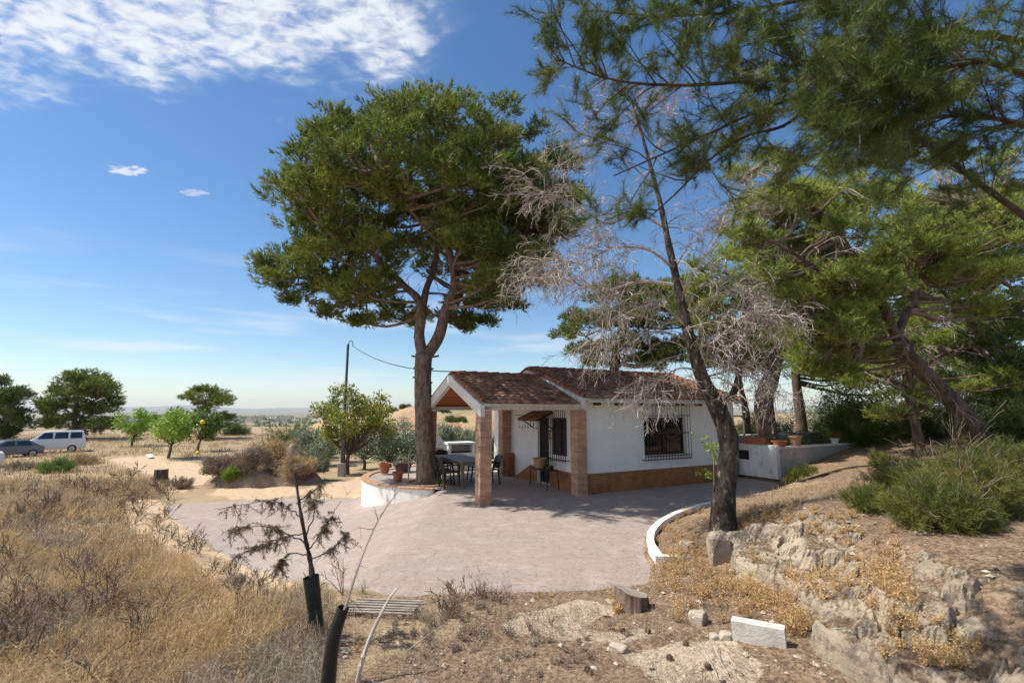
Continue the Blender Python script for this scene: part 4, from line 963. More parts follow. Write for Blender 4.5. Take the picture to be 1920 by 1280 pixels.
def dead_pine():
    r = np.random.default_rng(5); Y0 = 7.7
    b = P(1353, 965, Y0); gz_ = H(b[0], b[1]); t = thing('dead_pine', 'half dead pine with curved scaly trunk and bare grey drooping branches', 'tree', (0, 0, 0))
    tk = MB(); tw = MB()
    q = lambda px, py, dy=0: P(px, py, Y0 + dy)
    p = spline([np.array([b[0], b[1], gz_ - .15]), q(1357, 930), q(1366, 870), q(1364, 815), q(1345, 765), q(1318, 712), q(1298, 650), q(1283, 590), q(1270, 530), q(1254, 460), q(1240, 390), q(1222, 320), q(1200, 240), q(1185, 190)], 60)
    rr = np.interp(np.linspace(0, 1, 60), [0, .04, .12, .3, .42, .6, .8, 1], [.25, .185, .155, .145, .10, .070, .040, .012]); tk.tube(p, rr * (1 + r.normal(size=60) * .035), 16)
    s2 = wob_tube(tk, [q(1335, 775), q(1365, 752, -.1), q(1384, 710, -.15), q(1382, 650, -.1), q(1376, 590, 0)], .07, .03, 8, .03, r, 18)
    def at(px, py): return p[np.argmin(np.linalg.norm(p - q(px, py), axis=1))]
    # limbs: start pixel on trunk, path, twig depth
    spec = [((1268, 540), [(1200, 528, .1), (1130, 545, .2), (1060, 525, .3), (990, 520, .3)], .030, 17),
            ((1262, 500), [(1215, 468, -.1), (1150, 465, -.2), (1105, 485, -.3), (1040, 500, -.4)], .024, 14),
            ((1240, 420), [(1190, 400, .2), (1140, 420, .3), (1080, 385, .4), (1000, 350, .4)], .024, 15),
            ((1230, 355), [(1170, 300, .1), (1120, 280, .1), (1085, 235, .2)], .016, 7),
            ((1208, 270), [(1190, 230, 0), (1180, 190, 0), (1165, 150, .1)], .013, 6),
            ((1215, 300), [(1245, 250, -.2), (1260, 200, -.3)], .012, 5),
            ((1290, 610), [(1240, 572, -.2), (1190, 580, -.3), (1140, 610, -.5)], .022, 8),
            ((1296, 640), [(1240, 622, .2), (1185, 630, .3), (1130, 650, .4)], .018, 7),
            ((1310, 690), [(1275, 690, -.3), (1240, 710, -.5), (1220, 740, -.6)], .016, 5),
            ((1300, 660), [(1340, 640, -.2), (1400, 590, -.4), (1460, 600, -.5)], .022, 9),
            ((1290, 600), [(1330, 560, .2), (1390, 545, .4), (1450, 580, .5)], .020, 9),
            ((1318, 712), [(1350, 700, .3), (1400, 690, .5), (1440, 730, .6)], .018, 8),
            ((1275, 545), [(1310, 500, 0), (1350, 430, -.1), (1370, 350, -.2)], .022, 5),
            ((1265, 510), [(1300, 450, .1), (1340, 425, .2), (1400, 390, .2)], .016, 5)]
    for st, path, r0, nk in spec:
        lp = spline([at(*st)] + [q(*a) for a in path], 16); tw.tube(lp, np.linspace(r0, r0 * .3, 16), 6, rnd=r.random())
        for k in range(int(nk * 3.0)):
            i = r.integers(3, 16); td = nrm(lp[i] - lp[i - 1]); a = nrm(td + nrm(np.cross(td, r.normal(size=3))) * .8)
            grow(tw, lp[i], a, r.uniform(.4, .85), max(r0 * .28, .0075), r, 2, .20, .70, (4, 7), 5, minr=.0034, wav=.26)
    for k in range(15):
        i = r.integers(4, 18); a = nrm(r.normal(size=3) + (0, -.2, .1)); grow(tw, s2[i], a, r.uniform(.45, .8), .012, r, 3, .22, .75, (3, 6), 5, minr=.0034, wav=.3)
    for k in range(22):
        i = r.integers(24, 58); a = nrm(r.normal(size=3) + (0, 0, .1)); grow(tw, p[i], a, r.uniform(.4, .9), .012, r, 2, .2, .6, (3, 6), 5, minr=.003)
    tk.build('trunk', M['bark_plate'], t, smooth=True); tag(tw.build('dead_branches', M['dead_wood'], t), 'bare silvery grey drooping twigs')
dead_pine()

def overhead_pine():
    """big pine standing out of frame on the right, its boughs hang over the view"""
    r = np.random.default_rng(77); t = thing('overhanging_pine', 'dark green pine boughs overhanging from the upper right foreground', 'tree', (0, 0, 0))
    tk = MB(); tw = MB(); cr = MB()
    X, Y = 6.3, 3.1; z0 = H(X, Y); KD = .74; P = lambda a, b, d: globals()['P'](a, b, d * KD)
    p = spline([(X, Y, z0 - .2), (X - .1, Y, z0 + 1.6), (X - .3, Y + .1, z0 + 3.2), (X - .5, Y + .2, z0 + 4.8), (X - .7, Y + .2, z0 + 6.4)], 24); tk.tube(p, np.linspace(.30, .07, 24), 12)
    B = [([p[5], P(2150, 580, 5.6), P(1920, 405, 5.6), P(1830, 340, 5.4), P(1745, 275, 5.2), P(1660, 215, 5.0), P(1560, 150, 4.9), P(1430, 90, 4.8)], .085),
         ([p[12], P(1800, 60, 4.2), P(1600, 140, 4.2), P(1430, 150, 4.3), P(1280, 160, 4.4), P(1150, 150, 4.5), P(1040, 110, 4.6)], .06),
         ([P(1745, 275, 5.2), P(1640, 215, 5.0), P(1520, 180, 4.7), P(1420, 210, 4.6), P(1330, 250, 4.5), P(1240, 290, 4.5), P(1150, 330, 4.5)], .045),
         ([p[15], P(1850, -60, 4.6), P(1600, -20, 4.9), P(1400, 20, 5.0), P(1250, 30, 5.1), P(1100, 20, 5.1)], .06),
         ([P(1560, 150, 4.9), P(1480, 230, 4.8), P(1400, 255, 4.7), P(1330, 300, 4.6), P(1270, 360, 4.6), P(1215, 410, 4.6)], .035),
         ([p[18], P(1900, -260, 4.4), P(1650, -240, 4.6), P(1400, -180, 4.8), P(1200, -130, 5.0)], .07),
         ([p[9], P(1950, 150, 3.4), P(1800, 120, 3.5), P(1680, 180, 3.6), P(1560, 230, 3.7)], .05),
         ([p[8], P(2000, 260, 4.0), P(1850, 220, 4.2), P(1760, 220, 4.3), P(1650, 235, 4.4), P(1560, 250, 4.4)], .05),
         ([p[15], P(2050, -300, 3.6), P(1850, -150, 3.6), P(1700, -60, 3.8), P(1550, 20, 3.9)], .05)]
    tp, ta = [], []
    dens = [40, 50, 20, 58, 7, 44, 50, 36, 60]
    for (pts, r0), nk in zip(B, dens):
        lp = spline(pts, 34); tk.tube(lp, np.linspace(r0 * .46, .005, 34), 7)
        for k in range(nk):
            f = r.uniform(.12 if r0 < .08 else .34, 1.0); i = min(int(f * 33), 32); td = nrm(lp[i + 1] - lp[i])
            a = nrm(td * .8 + nrm(np.cross(td, r.normal(size=3))) * .9 + (0, 0, .12)); tips = []
            grow(tw, lp[i], a, r.uniform(.28, .60), .007, r, 2, -.04, .7, (2, 5), 5, tips=tips)
            for e, d in tips:
                n = 5
                for s_ in range(n): tp.append(e - d * .042 * s_); ta.append(nrm(d + r.normal(size=3) * .15))
    cr.blades(np.array(tp), np.array(ta), 16, .082, .0036, .75, .6, r)
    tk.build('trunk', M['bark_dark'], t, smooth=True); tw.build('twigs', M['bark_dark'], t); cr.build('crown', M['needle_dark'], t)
overhead_pine()

def pine(name, label, trunk_pts, r0, r1, limb_specs, polys, mat_, seed, bark='bark', nsub=12, tufts=12, needles=12, Ln=.18, w=.02, sub_r=.30, dead=0, limb_r=.05):
    r = np.random.default_rng(seed); t = thing(name, label, 'tree', (0, 0, 0)); tk = MB(); tw = MB(); cr = MB()
    tp = wob_tube(tk, trunk_pts, r0, r1, 12, .025, r, 30); limbs = [tp[10:]]
    for pts, a, b in limb_specs: limbs.append(wob_tube(tk, pts, a, b, 8, .02, r, 18))
    pads = []
    for poly, Y0, Y1, n, s0, s1 in polys: pads += pads_in(poly, Y0, Y1, n, r, s0, s1)
    pads_on_tree(tk, cr, tw, pads, limbs, r, nsub, sub_r, tufts, needles, Ln, w, .55, limb_r)
    tk.build('trunk', M[bark], t, smooth=True); tw.build('twigs', M['twig'], t); cr.build('crown', M[mat_], t)
    if dead:
        dm = MB(); al = np.concatenate(limbs)
        for k in range(dead):
            s = al[r.integers(0, len(al))]; grow(dm, s, r.normal(size=3) + (0, -.5, .1), r.uniform(.7, 1.6), .014, r, 2, .25, .6, (3, 6), 5)
        tag(dm.build('dead_branches', M['dead_wood'], t), kind='stuff')
    return t
def gp(px, Y, z_=None):
    X = (px - 960) / F * Y * (math.cos(PITCH)) ; return np.array([X, Y, (H(X, Y) if z_ is None else z_) - .15])
# leaning pine at the right
pine('leaning_pine', 'pine with dark leaning trunk and loose yellowish crown on the right bank', [np.array([10.9, 10.8, H(10.9, 10.8) - .2]), P(1815, 790, 10.5), P(1775, 740, 10.3), P(1735, 700, 10.2), P(1705, 665, 10.0), P(1680, 632, 9.9)], .22, .10,
     [([P(1712, 672, 10.1), P(1706, 645, 9.9), P(1690, 630, 9.7), P(1640, 640, 9.4), P(1560, 630, 9.2)], .05, .02), ([P(1680, 632, 9.9), P(1650, 560, 9.7), P(1600, 480, 9.6), P(1540, 400, 9.6), P(1480, 370, 9.7)], .10, .03), ([P(1680, 632, 9.9), P(1720, 540, 10.2), P(1760, 450, 10.4), P(1800, 380, 10.5)], .09, .03), ([P(1650, 560, 9.7), P(1560, 520, 9.0), P(1480, 470, 8.8), P(1420, 440, 8.9)], .06, .02)],
     [([(1400, 370), (1520, 340), (1700, 350), (1760, 420), (1720, 520), (1600, 590), (1500, 590), (1420, 520), (1370, 450)], 8.6, 10.8, 80, .38, .62), ([(1390, 290), (1560, 270), (1560, 480), (1380, 480)], 10.5, 12.5, 28, .4, .6), ([(1560, 270), (1930, 270), (1930, 520), (1700, 560)], 11, 13.5, 44, .5, .75), ([(1500, 560), (1660, 560), (1640, 640), (1540, 660), (1480, 640)], 8.8, 10.0, 18, .3, .45), ([(1470, 610), (1680, 600), (1650, 700), (1500, 700)], 9.4, 11.5, 18, .35, .5), ([(1720, 420), (1900, 360), (1920, 560), (1800, 600)], 9.6, 11.5, 34, .4, .65)],
     'needle_yellow', 101, 'bark', 10, 9, 9, .13, .018, .22, dead=18)
pine('pine_tree', 'pine with straight grey trunk directly behind the right end of the house', [np.array([9.0, 16.6, H(9, 16.6) - .2]), P(1432, 760, 16.6), P(1448, 700, 16.6), P(1458, 640, 16.8), P(1450, 560, 17), P(1440, 480, 17)], .36, .10,
     [([P(1455, 690, 16.7), P(1400, 650, 17), P(1330, 620, 17.5), P(1250, 600, 18)], .10, .03), ([P(1450, 580, 17), P(1380, 520, 17.5), P(1300, 500, 18)], .10, .03), ([P(1452, 600, 17), P(1520, 540, 17), P(1580, 500, 17)], .09, .03)],
     [([(1290, 480), (1400, 450), (1560, 440), (1620, 560), (1560, 700), (1440, 700), (1330, 670), (1280, 580)], 15.5, 19, 72, .65, 1.05)], 'needle_yellow', 102, 'bark', 12, 11, 9, .19, 0.029, .33, dead=10)
pine('pine_tree', 'bushy pine rising behind the house roof', [np.array([4.6, 21.5, H(4.6, 21.5) - .2]), P(1152, 700, 21.5), P(1160, 640, 21.5), P(1175, 570, 21.5), P(1190, 510, 21.5)], .30, .08,
     [([P(1155, 680, 21.5), P(1110, 640, 21), P(1070, 610, 21)], .08, .03), ([P(1165, 620, 21.5), P(1230, 580, 22), P(1280, 560, 22)], .08, .03)],
     [([(1150, 520), (1215, 495), (1290, 540), (1320, 620), (1300, 690), (1080, 690), (1045, 625), (1090, 560)], 19.5, 23.5, 52, .7, 1.1)], 'needle', 103, 'bark', 12, 11, 9, .20, 0.034, .36)
pine('pine_tree', 'slim pine with dark trunk beyond the planter bed', [np.array([12.2, 20, H(12.2, 20) - .2]), P(1496, 740, 20), P(1492, 690, 20), P(1500, 620, 20), P(1510, 540, 20)], .22, .08,
     [([P(1495, 660, 20), P(1540, 610, 19.5), P(1580, 590, 19)], .07, .03)], [([(1480, 500), (1620, 470), (1760, 560), (1760, 720), (1580, 730), (1500, 640)], 18, 22, 56, .8, 1.2)], 'needle_yellow', 104, 'bark', 12, 11, 9, .20, 0.031, .36)
pine('pine_tree', 'pine with leaning thin trunk just right of the house corner', [np.array([11.3, 23, H(11.3, 23) - .2]), P(1398, 770, 23), P(1388, 720, 23), P(1385, 660, 23)], .2, .08, [], [([(1320, 600), (1450, 600), (1450, 690), (1340, 690)], 21, 25, 16, .8, 1.1)], 'needle_dark', 105, 'bark', 12, 11, 9, .2, 0.034, .36)
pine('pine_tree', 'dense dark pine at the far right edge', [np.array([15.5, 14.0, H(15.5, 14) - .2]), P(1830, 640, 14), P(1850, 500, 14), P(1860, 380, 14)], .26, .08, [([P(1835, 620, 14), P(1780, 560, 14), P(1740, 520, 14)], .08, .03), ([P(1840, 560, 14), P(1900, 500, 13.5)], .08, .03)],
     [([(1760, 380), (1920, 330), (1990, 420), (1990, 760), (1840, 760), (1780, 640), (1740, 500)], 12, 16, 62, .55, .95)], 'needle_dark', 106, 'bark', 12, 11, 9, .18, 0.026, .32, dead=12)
pine('pine_tree', 'hazy green pine in the background between the right hand trunks', [np.array([22, 26, H(22, 26) - .2]), P(1700, 700, 26), P(1700, 600, 26), P(1690, 500, 26)], .28, .1, [], [([(1560, 520), (1700, 450), (1860, 470), (1900, 700), (1720, 745), (1600, 735)], 24, 29, 76, 1.1, 1.7)], 'needle_yellow', 107, 'bark', 12, 10, 9, .24, .044, .42)
pine('low_pine', 'pine with low spreading light green boughs between the planter and the leaning trunk', [np.array([11.6, 13.6, H(11.6, 13.6) - .2]), P(1712, 770, 13.6), P(1705, 700, 13.6), P(1700, 620, 13.6)], .14, .06, [([P(1708, 730, 13.6), P(1640, 700, 13.2), P(1570, 690, 13)], .06, .02), ([P(1705, 700, 13.6), P(1780, 660, 14), P(1860, 650, 14)], .06, .02)],
     [([(1540, 640), (1640, 590), (1760, 590), (1910, 600), (1920, 760), (1800, 740), (1740, 790), (1600, 770), (1540, 720)], 12.4, 15.5, 56, .4, .65)], 'needle_yellow', 108, 'bark', 10, 10, 8, .15, .022, .26, dead=16)
# ------------------------------------------------------------------ shrubs and broad-leaved trees
def shrub(name, label, c, rad3, n, mat_, seed, size=.06, cat='shrub', needle=False, stems=14, stem_mat='twig', clump=.16, group=None, upw=.3):
    r = np.random.default_rng(seed); t = thing(name, label, cat, (c[0], c[1], c[2]), 0, group); rad3 = np.asarray(rad3); st = MB(); lf = MB()
    ncl = max(8, n // 22); u_ = nrm(r.normal(size=(ncl, 3))); u_[:, 2] = np.abs(u_[:, 2]); cl = u_ * rad3 * (r.random((ncl, 1)) ** .38) * r.uniform(.75, 1.1, (ncl, 1)) + np.array([0, 0, .06])
    for k in range(min(ncl, stems * 3)): st.tube([(r.normal() * .05, r.normal() * .05, -.05), cl[k] * np.array([.5, .5, .6]) + r.normal(size=3) * .03, cl[k]], [.014, .009, .004], 4, cap=False)
    per = n // ncl; pts = (cl[:, None] + nrm(r.normal(size=(ncl, per, 3))) * clump * rad3.mean() * (r.random((ncl, per, 1)) ** .5) * 1.6).reshape(-1, 3); pts[:, 2] = np.maximum(pts[:, 2], .02)
    if needle: lf.blades(pts, nrm(pts / rad3 + np.array([0, 0, upw]) + r.normal(size=pts.shape) * .3), *((12, size, size * .055) if size < .1 else (6, size, size * .095)), .75, .9, r)
    else: lf.leaves(pts, size, r)
    if needle and size < .1:
        for k in range(16): grow(st, np.array([r.normal() * .1, r.normal() * .1, 0]), r.normal(size=3) * (.7, .7, .2) + (0, 0, .8), rad3[2] * r.uniform(.9, 1.5), .008, r, 2, 0, .5, (2, 5), 4)
    st.build('stem', M[stem_mat], t); lf.build('foliage', M[mat_], t); return t
def bush_tree(name, label, base, trunk, crown_c, crown_r, n, mat_, seed, size, tr=.09, group=None, nlimb=7, lumps=16, lump_r=.42):
    r = np.random.default_rng(seed); t = thing(name, label, 'tree', (0, 0, 0), 0, group); tk = MB(); lf = MB(); base = np.asarray(base, float); crown_c = np.asarray(crown_c); crown_r = np.asarray(crown_r)
    fork = base + (crown_c - base) * trunk
    wob_tube(tk, [base - (0, 0, .15), base * .5 + fork * .5 + r.normal(size=3) * tr * .5, fork], tr, tr * .75, 8, .04, r, 10)
    u_ = nrm(r.normal(size=(lumps, 3))); u_[:, 2] = u_[:, 2] * .8 + .12; cl = crown_c + u_ * crown_r * r.uniform(.45, .95, (lumps, 1))
    for e in cl:
        tk.tube(spline([fork, fork * .5 + e * .5 + r.normal(size=3) * .12 * crown_r.mean() * .5, e], 7), np.linspace(tr * .4, tr * .07, 7), 5, cap=False)
    per = n // lumps; g_ = nrm(r.normal(size=(lumps, per, 3))) * (r.random((lumps, per, 1)) ** .45) * lump_r * crown_r
    lf.leaves((cl[:, None] + g_).reshape(-1, 3), size, r)
    tk.build('trunk', M['bark'], t); lf.build('crown', M[mat_], t); return t
def ground_at(px, py, zguess=-1.0):
    z = zguess
    for _ in range(8):
        c = G(px, py, z); z = .5 * z + .5 * H(c[0], c[1])
    c = G(px, py, z); return np.array([c[0], c[1], H(c[0], c[1])])

# rosemary-like shrub and its neighbours on the right bank
for k, (x, y, rx, ry, rz, n, lb) in enumerate(((4.75, 5.4, .52, .45, .46, 3000, 'large bushy green shrub in the middle of the right bank'), (5.5, 5.9, .62, .55, .62, 3200, 'tall wispy green shrub at the right of the bank'), (5.9, 7.2, .6, .5, .40, 1800, 'low olive green shrub behind the large one on the bank'), (6.8, 6.6, .7, .6, .6, 2600, 'dark green shrub at the right edge of the bank'), (4.65, 6.3, .34, .3, .22, 900, 'small light green shrub left of the large one on the bank'))):
    shrub('bank_shrub', lb, (x, y, H(x, y)), (rx, ry, rz), n, 'shrub', 300 + k, .095, needle=True, clump=.22, group='green shrubs on the right bank')
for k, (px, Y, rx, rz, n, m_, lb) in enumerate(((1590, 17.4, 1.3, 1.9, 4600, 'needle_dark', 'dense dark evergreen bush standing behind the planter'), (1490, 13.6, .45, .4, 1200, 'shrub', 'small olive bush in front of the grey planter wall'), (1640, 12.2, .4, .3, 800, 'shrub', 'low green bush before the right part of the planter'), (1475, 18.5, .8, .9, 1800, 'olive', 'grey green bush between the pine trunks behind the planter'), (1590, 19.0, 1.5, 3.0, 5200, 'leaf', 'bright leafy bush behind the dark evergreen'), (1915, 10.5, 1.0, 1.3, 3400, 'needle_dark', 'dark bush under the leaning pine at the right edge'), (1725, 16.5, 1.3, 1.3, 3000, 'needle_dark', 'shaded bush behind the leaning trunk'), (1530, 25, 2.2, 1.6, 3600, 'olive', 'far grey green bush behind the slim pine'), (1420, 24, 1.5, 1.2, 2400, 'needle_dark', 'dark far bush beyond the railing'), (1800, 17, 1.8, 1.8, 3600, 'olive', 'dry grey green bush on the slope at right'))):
    X = (px - 960) / F * Y; shrub('bush', lb, (X, Y, H(X, Y)), (rx, rx, rz), n, m_, 330 + k, .16 if m_.startswith('needle') or m_ == 'shrub' else .12, cat='bush', needle=m_ != 'leaf' and m_ != 'olive', clump=.16, stems=18)
# young leafy sapling by the kerb
def sapling():
    X, Y = 4.35, 10.4; z = .16; t = thing('sapling', 'slim young sapling with bright green leaves beside the kerb and dead pine', 'sapling', (X, Y, z)); r = np.random.default_rng(8)
    b = P(1322, 940, Y); m = MB(); m.tube(spline([(0, 0, -.1), (-.02, 0, .5), (.01, 0, 1.0), (-.02, 0, 1.4)], 10), np.linspace(.022, .006, 10), 6); lf = MB()
    for k in range(16):
        h_ = r.uniform(.45, 1.4); a = r.uniform(0, 6.28); ln = r.uniform(.25, .5); e = np.array([math.cos(a) * ln, math.sin(a) * ln, h_ + .15]); s = np.array([0, 0, h_]); m.tube([s, (s + e) / 2 + (0, 0, .04), e], [.006, .004, .002], 4)
        f = r.random((26, 1)) * .8 + .2; pts = s + (e - s) * f; lf.leaves(pts, .085, r, aspect=.38)
    m.build('trunk', M['twig'], t); lf.build('leaves', M['leaf_bright'], t)
sapling()
# autumn tree by the pole
b = ground_at(652, 890)
bush_tree('autumn_tree', 'airy tree with green and orange turning leaves beside the pole', b, .34, P(655, 790, b[1]) + (0, 0, .2), (2.75, 2.2, 2.25), 7000, 'leaf_autumn', 61, .20, .13, lumps=44, lump_r=.19)
# small trees on the left
for k, (px, py, Yc, cx, cy, rx, rz, m_, lb) in enumerate(((262, 838, 48, 258, 797, 1.75, 1.7, 'leaf_bright', 'small rounded light green tree at the left of the dirt track'), (331, 858, 36, 330, 800, 1.75, 1.8, 'leaf_bright', 'bright green young tree on the bare earth, nearest the white board'), (384, 838, 42, 384, 795, 1.4, 1.5, 'leaf', 'small green tree bearing a yellow fly trap'))):
    X = (px - 960) / F * Yc; b = np.array([X, Yc, H(X, Yc)]); bush_tree('young_tree', lb, b, .42, P(cx, cy, Yc), (rx, rx, rz), 3000, m_, 70 + k, .26, .11, 'young trees left of the track', lumps=18, lump_r=.40)
pine('round_pine', 'dark green bushy pine behind the young trees', [np.array([-39.5, 60, -1.8]), P(385, 790, 60), P(384, 750, 60)], .3, .15, [], [([(345, 745), (385, 722), (415, 735), (428, 770), (420, 800), (360, 800)], 58, 63, 26, 1.0, 1.5)], 'needle', 110, 'bark', 12, 10, 10, .34, .06, .55)
pine('broad_pine', 'broad green tree behind the white van', [np.array([-54, 60, -1.8]), P(140, 790, 60), P(145, 750, 60)], .4, .2, [([P(142, 780, 60), P(110, 760, 60)], .15, .08), ([P(142, 775, 60), P(185, 745, 60)], .15, .08)], [([(95, 730), (145, 700), (200, 705), (230, 735), (225, 790), (200, 812), (80, 810), (70, 770)], 57, 63, 60, 1.2, 1.8)], 'needle', 111, 'bark', 12, 9, 8, .36, .08, .6)
pine('edge_pine', 'dark tree at the left edge of the picture above the cars', [np.array([-62, 58, -1.8]), P(18, 780, 58), P(15, 740, 58)], .4, .2, [], [([(-60, 720), (10, 705), (45, 730), (60, 780), (55, 815), (-60, 815)], 55, 61, 44, 1.2, 1.8)], 'needle_dark', 112, 'bark', 12, 9, 8, .36, .08, .6)
for k, (px, Yc, rx, rz, m_, lb) in enumerate(((560, 40, 2.6, 2.4, 'needle_dark', 'dark evergreen bush left of the autumn tree'), (592, 36, 1.6, 1.7, 'needle_dark', 'smaller dark evergreen bush touching the autumn tree'), (452, 70, 1.8, 1.6, 'needle_dark', 'lone dark bush on the edge of the plain'), (540, 33, 1.2, .9, 'shrub', 'low olive green bush on the slope behind the mound'))):
    X = (px - 960) / F * Yc; shrub('evergreen_bush', lb, (X, Yc, H(X, Yc)), (rx, rx, rz), 2600, m_, 400 + k, .30, cat='bush', needle=True, clump=.18)
# olive grove
for k, (px, Yc, s, lb) in enumerate(((612, 31, 1.15, 'olive tree left of the utility pole'), (690, 29, 1.2, 'olive tree right of the autumn tree trunk'), (735, 27, 1.15, 'olive tree behind the wide brown pot'), (775, 28, 1.1, 'olive tree just left of the big pine trunk'), (720, 35, 1.4, 'farther olive tree between the autumn tree and the pine'), (652, 33, 1.3, 'olive tree seen between the pole and the autumn tree trunk'), (583, 34, 1.2, 'leftmost olive tree behind the green post'), (770, 36, 1.4, 'farthest olive tree beside the pine trunk'))):
    X = (px - 960) / F * Yc; z = H(X, Yc); bush_tree('olive_tree', lb, (X, Yc, z), .4, (X, Yc, z + s * 1.15), (s, s, s * .95), 2600, 'olive', 80 + k, .16, .10, 'grey green olive trees beyond the terrace', lumps=16, lump_r=.42)
for k, (px, Yc, rx, rz, lb) in enumerate(((845, 33, 2.6, 2.4, 'big green reed thicket seen through the porch, left part'), (900, 34, 2.4, 1.9, 'green reed thicket right of the big one behind the front pillar'))):
    X = (px - 960) / F * Yc; shrub('reed_thicket', lb, (X, Yc, H(X, Yc)), (rx, 1.6, rz), 3600, 'olive', 420 + k, .45, needle=True, clump=.16, upw=1.6)

# ------------------------------------------------------------------ hills, mound, far things
def near_z(name, X, Y):
    x, y, z = MZ[name]; return float(z[np.argmin((x - X) ** 2 + (y - Y) ** 2)])
def mound(name, cx, cy, rx, ry, h, mt, label, seed, n=60, rough=.25, kind='structure', zb=None):
    a = np.linspace(0, 2 * math.pi, n * 2, endpoint=False); rr = np.linspace(0, 1, n); A_, B_ = np.meshgrid(rr, a, indexing='ij')
    x = cx + (A_ * np.cos(B_) * rx).ravel(); y = cy + (A_ * np.sin(B_) * ry).ravel(); f = fbm(x / rx, y / rx, 2.2, 5, seed); base = Hs(x, y) if zb is None else np.full(x.shape, zb)
    z = base - .3 + (h + .3) * np.clip((1 - A_.ravel() ** 2) ** .8, 0, 1) * (1 + f * rough) ; k = n * 2
    i = np.arange(n - 1)[:, None] * k; j = np.arange(k)[None]; jn = (j + 1) % k
    m = MB(); m.add(np.stack([x, y, z], 1), quads=np.stack([i + j, i + k + j, i + k + jn, i + jn], -1).reshape(-1, 4), rnd=.5)
    MZ[name] = (x, y, z); return tag(m.build(name, mt, smooth=True), label, name.replace('_', ' '), kind=kind)
MZ = {}
mound('hill', -15, 92, 25, 20, 4.6, M['earth'], 'bare reddish earth hill behind the house', 3.0, 64, .38)
mound('earth_mound', -11.6, 22.6, 2.9, 1.9, 1.25, M['mound'], 'dry earth mound beside the track covered with dead scrub', 5.0, 50, .6)
for k, (px, py) in enumerate(((770, 772), (838, 770), (850, 778), (745, 785), (800, 790), (870, 782), (716, 790))):
    c = P(px, py, 88 - 3 * (k % 3)); z = None
    shrub('hill_bush', ['tiny dark bush high on the red hill left of the pine', 'tiny dark bush on the crest of the red hill seen in the porch', 'low bush just below the crest of the red hill in the porch', 'small bush on the left flank of the red hill', 'small bush behind the pine trunk on the red hill', 'small bush low on the right flank of the red hill', 'small bush at the foot of the red hill by the autumn tree'][k], (c[0], c[1] - 4, near_z('hill', c[0], c[1] - 4) - .1), (1.2, 1.2, .8), 700, 'needle_dark', 500 + k, .35, needle=True, group='bushes on the red hill', cat='bush')
def mountains():
    m = MB(); xs = np.linspace(-13000, 9000, 240); v = []
    for i, x in enumerate(xs):
        h = 75 + 60 * noise.fractal((x * .00045, 2.1, 0), 1, 2, 5) + 26 * noise.noise((x * .002, 1, 0)) + 55 * math.exp(-((x + 6600) / 900) ** 2)
        v += [(x, 9000, -40), (x, 9500, -27 + max(20, h)), (x, 10200, -40)]
    q = [[3 * i, 3 * i + 3, 3 * i + 4, 3 * i + 1] for i in range(239)] + [[3 * i + 1, 3 * i + 4, 3 * i + 5, 3 * i + 2] for i in range(239)]
    m.add(v, quads=q, rnd=.5); tag(m.build('mountains', M['mountain'], smooth=True), 'low far blue mountains on the horizon', 'mountains', kind='structure')
mountains()
def far_village():
    r = np.random.default_rng(2)
    m = MB(); m2 = MB()
    for k in range(90):
        Y = r.uniform(1100, 2600); px = r.uniform(180, 560); X = (px - 960) / F * Y; z = H(X, Y); w, d, h = r.uniform(10, 40), 12, r.uniform(4, 9)
        m.box((X - w / 2, Y, z - 2), (X + w / 2, Y + d, z + h)); m2.box((X - w / 2 - .5, Y - .5, z + h + .01), (X + w / 2 + .5, Y + d + .5, z + h + 1.2))
    o = tag(m.build('far_village', M['wall_far']), 'scattered tiny pale buildings far away on the plain', 'village', kind='stuff'); m2.build('roofs', M['roof_far'], o)['kind'] = 'stuff'
    m = MB(); pts = []
    for k in range(500):
        Y = r.uniform(700, 2800); px = r.uniform(120, 600); X = (px - 960) / F * Y; z = far_h(X, Y); s = r.uniform(3, 7); g_ = nrm(r.normal(size=(26, 3))) * s * (r.random((26, 1)) ** .4); pts.append(g_ + (X, Y, z + s * .6))
    m.leaves(np.concatenate(pts), 4.0, r, aspect=.9); tag(m.build('far_trees', M['needle_dark']), 'scattered dark trees far away on the plain', 'far trees', kind='stuff')
far_village()

# ------------------------------------------------------------------ pole and cable
pb = ground_at(640, 893); pz = pb[2]
po = thing('utility_pole', 'slim grey metal utility pole with bent cable inlet left of the pine', 'pole', pb)
topz = P(651, 645, pb[1])[2] - pz
m = MB(); m.tube([(0, 0, 0), (0, 0, topz)], [.085, .065], 10); m.build('shaft', M['pole'], po)
m = MB(); m.box((-.16, -.16, -.1), (.16, .16, .68)); bevel(m.build('concrete_base', M['concrete'], po), .02)
m = MB(); m.tube(spline([(0, 0, topz - .3), (.05, 0, topz + .1), (.15, 0, topz + .2), (.24, 0, topz + .1), (.26, 0, topz - .1)], 14), .022, 6); m.build('inlet_pipe', M['pole'], po)
A0 = np.array([pb[0] + .26, pb[1], pz + topz - .1]); A1 = HL(PA0 + .25, PB, PZ + .16); t_ = np.linspace(0, 1, 24)[:, None]
cb_ = A0 + (A1 - A0) * t_; cb_[:, 2] -= (4 * t_ * (1 - t_))[:, 0] * .35
m = MB(); m.tube(cb_, .016, 5); tag(m.build('power_cable', M['cable']), 'black cable sagging from the pole to the porch ridge', 'cable')

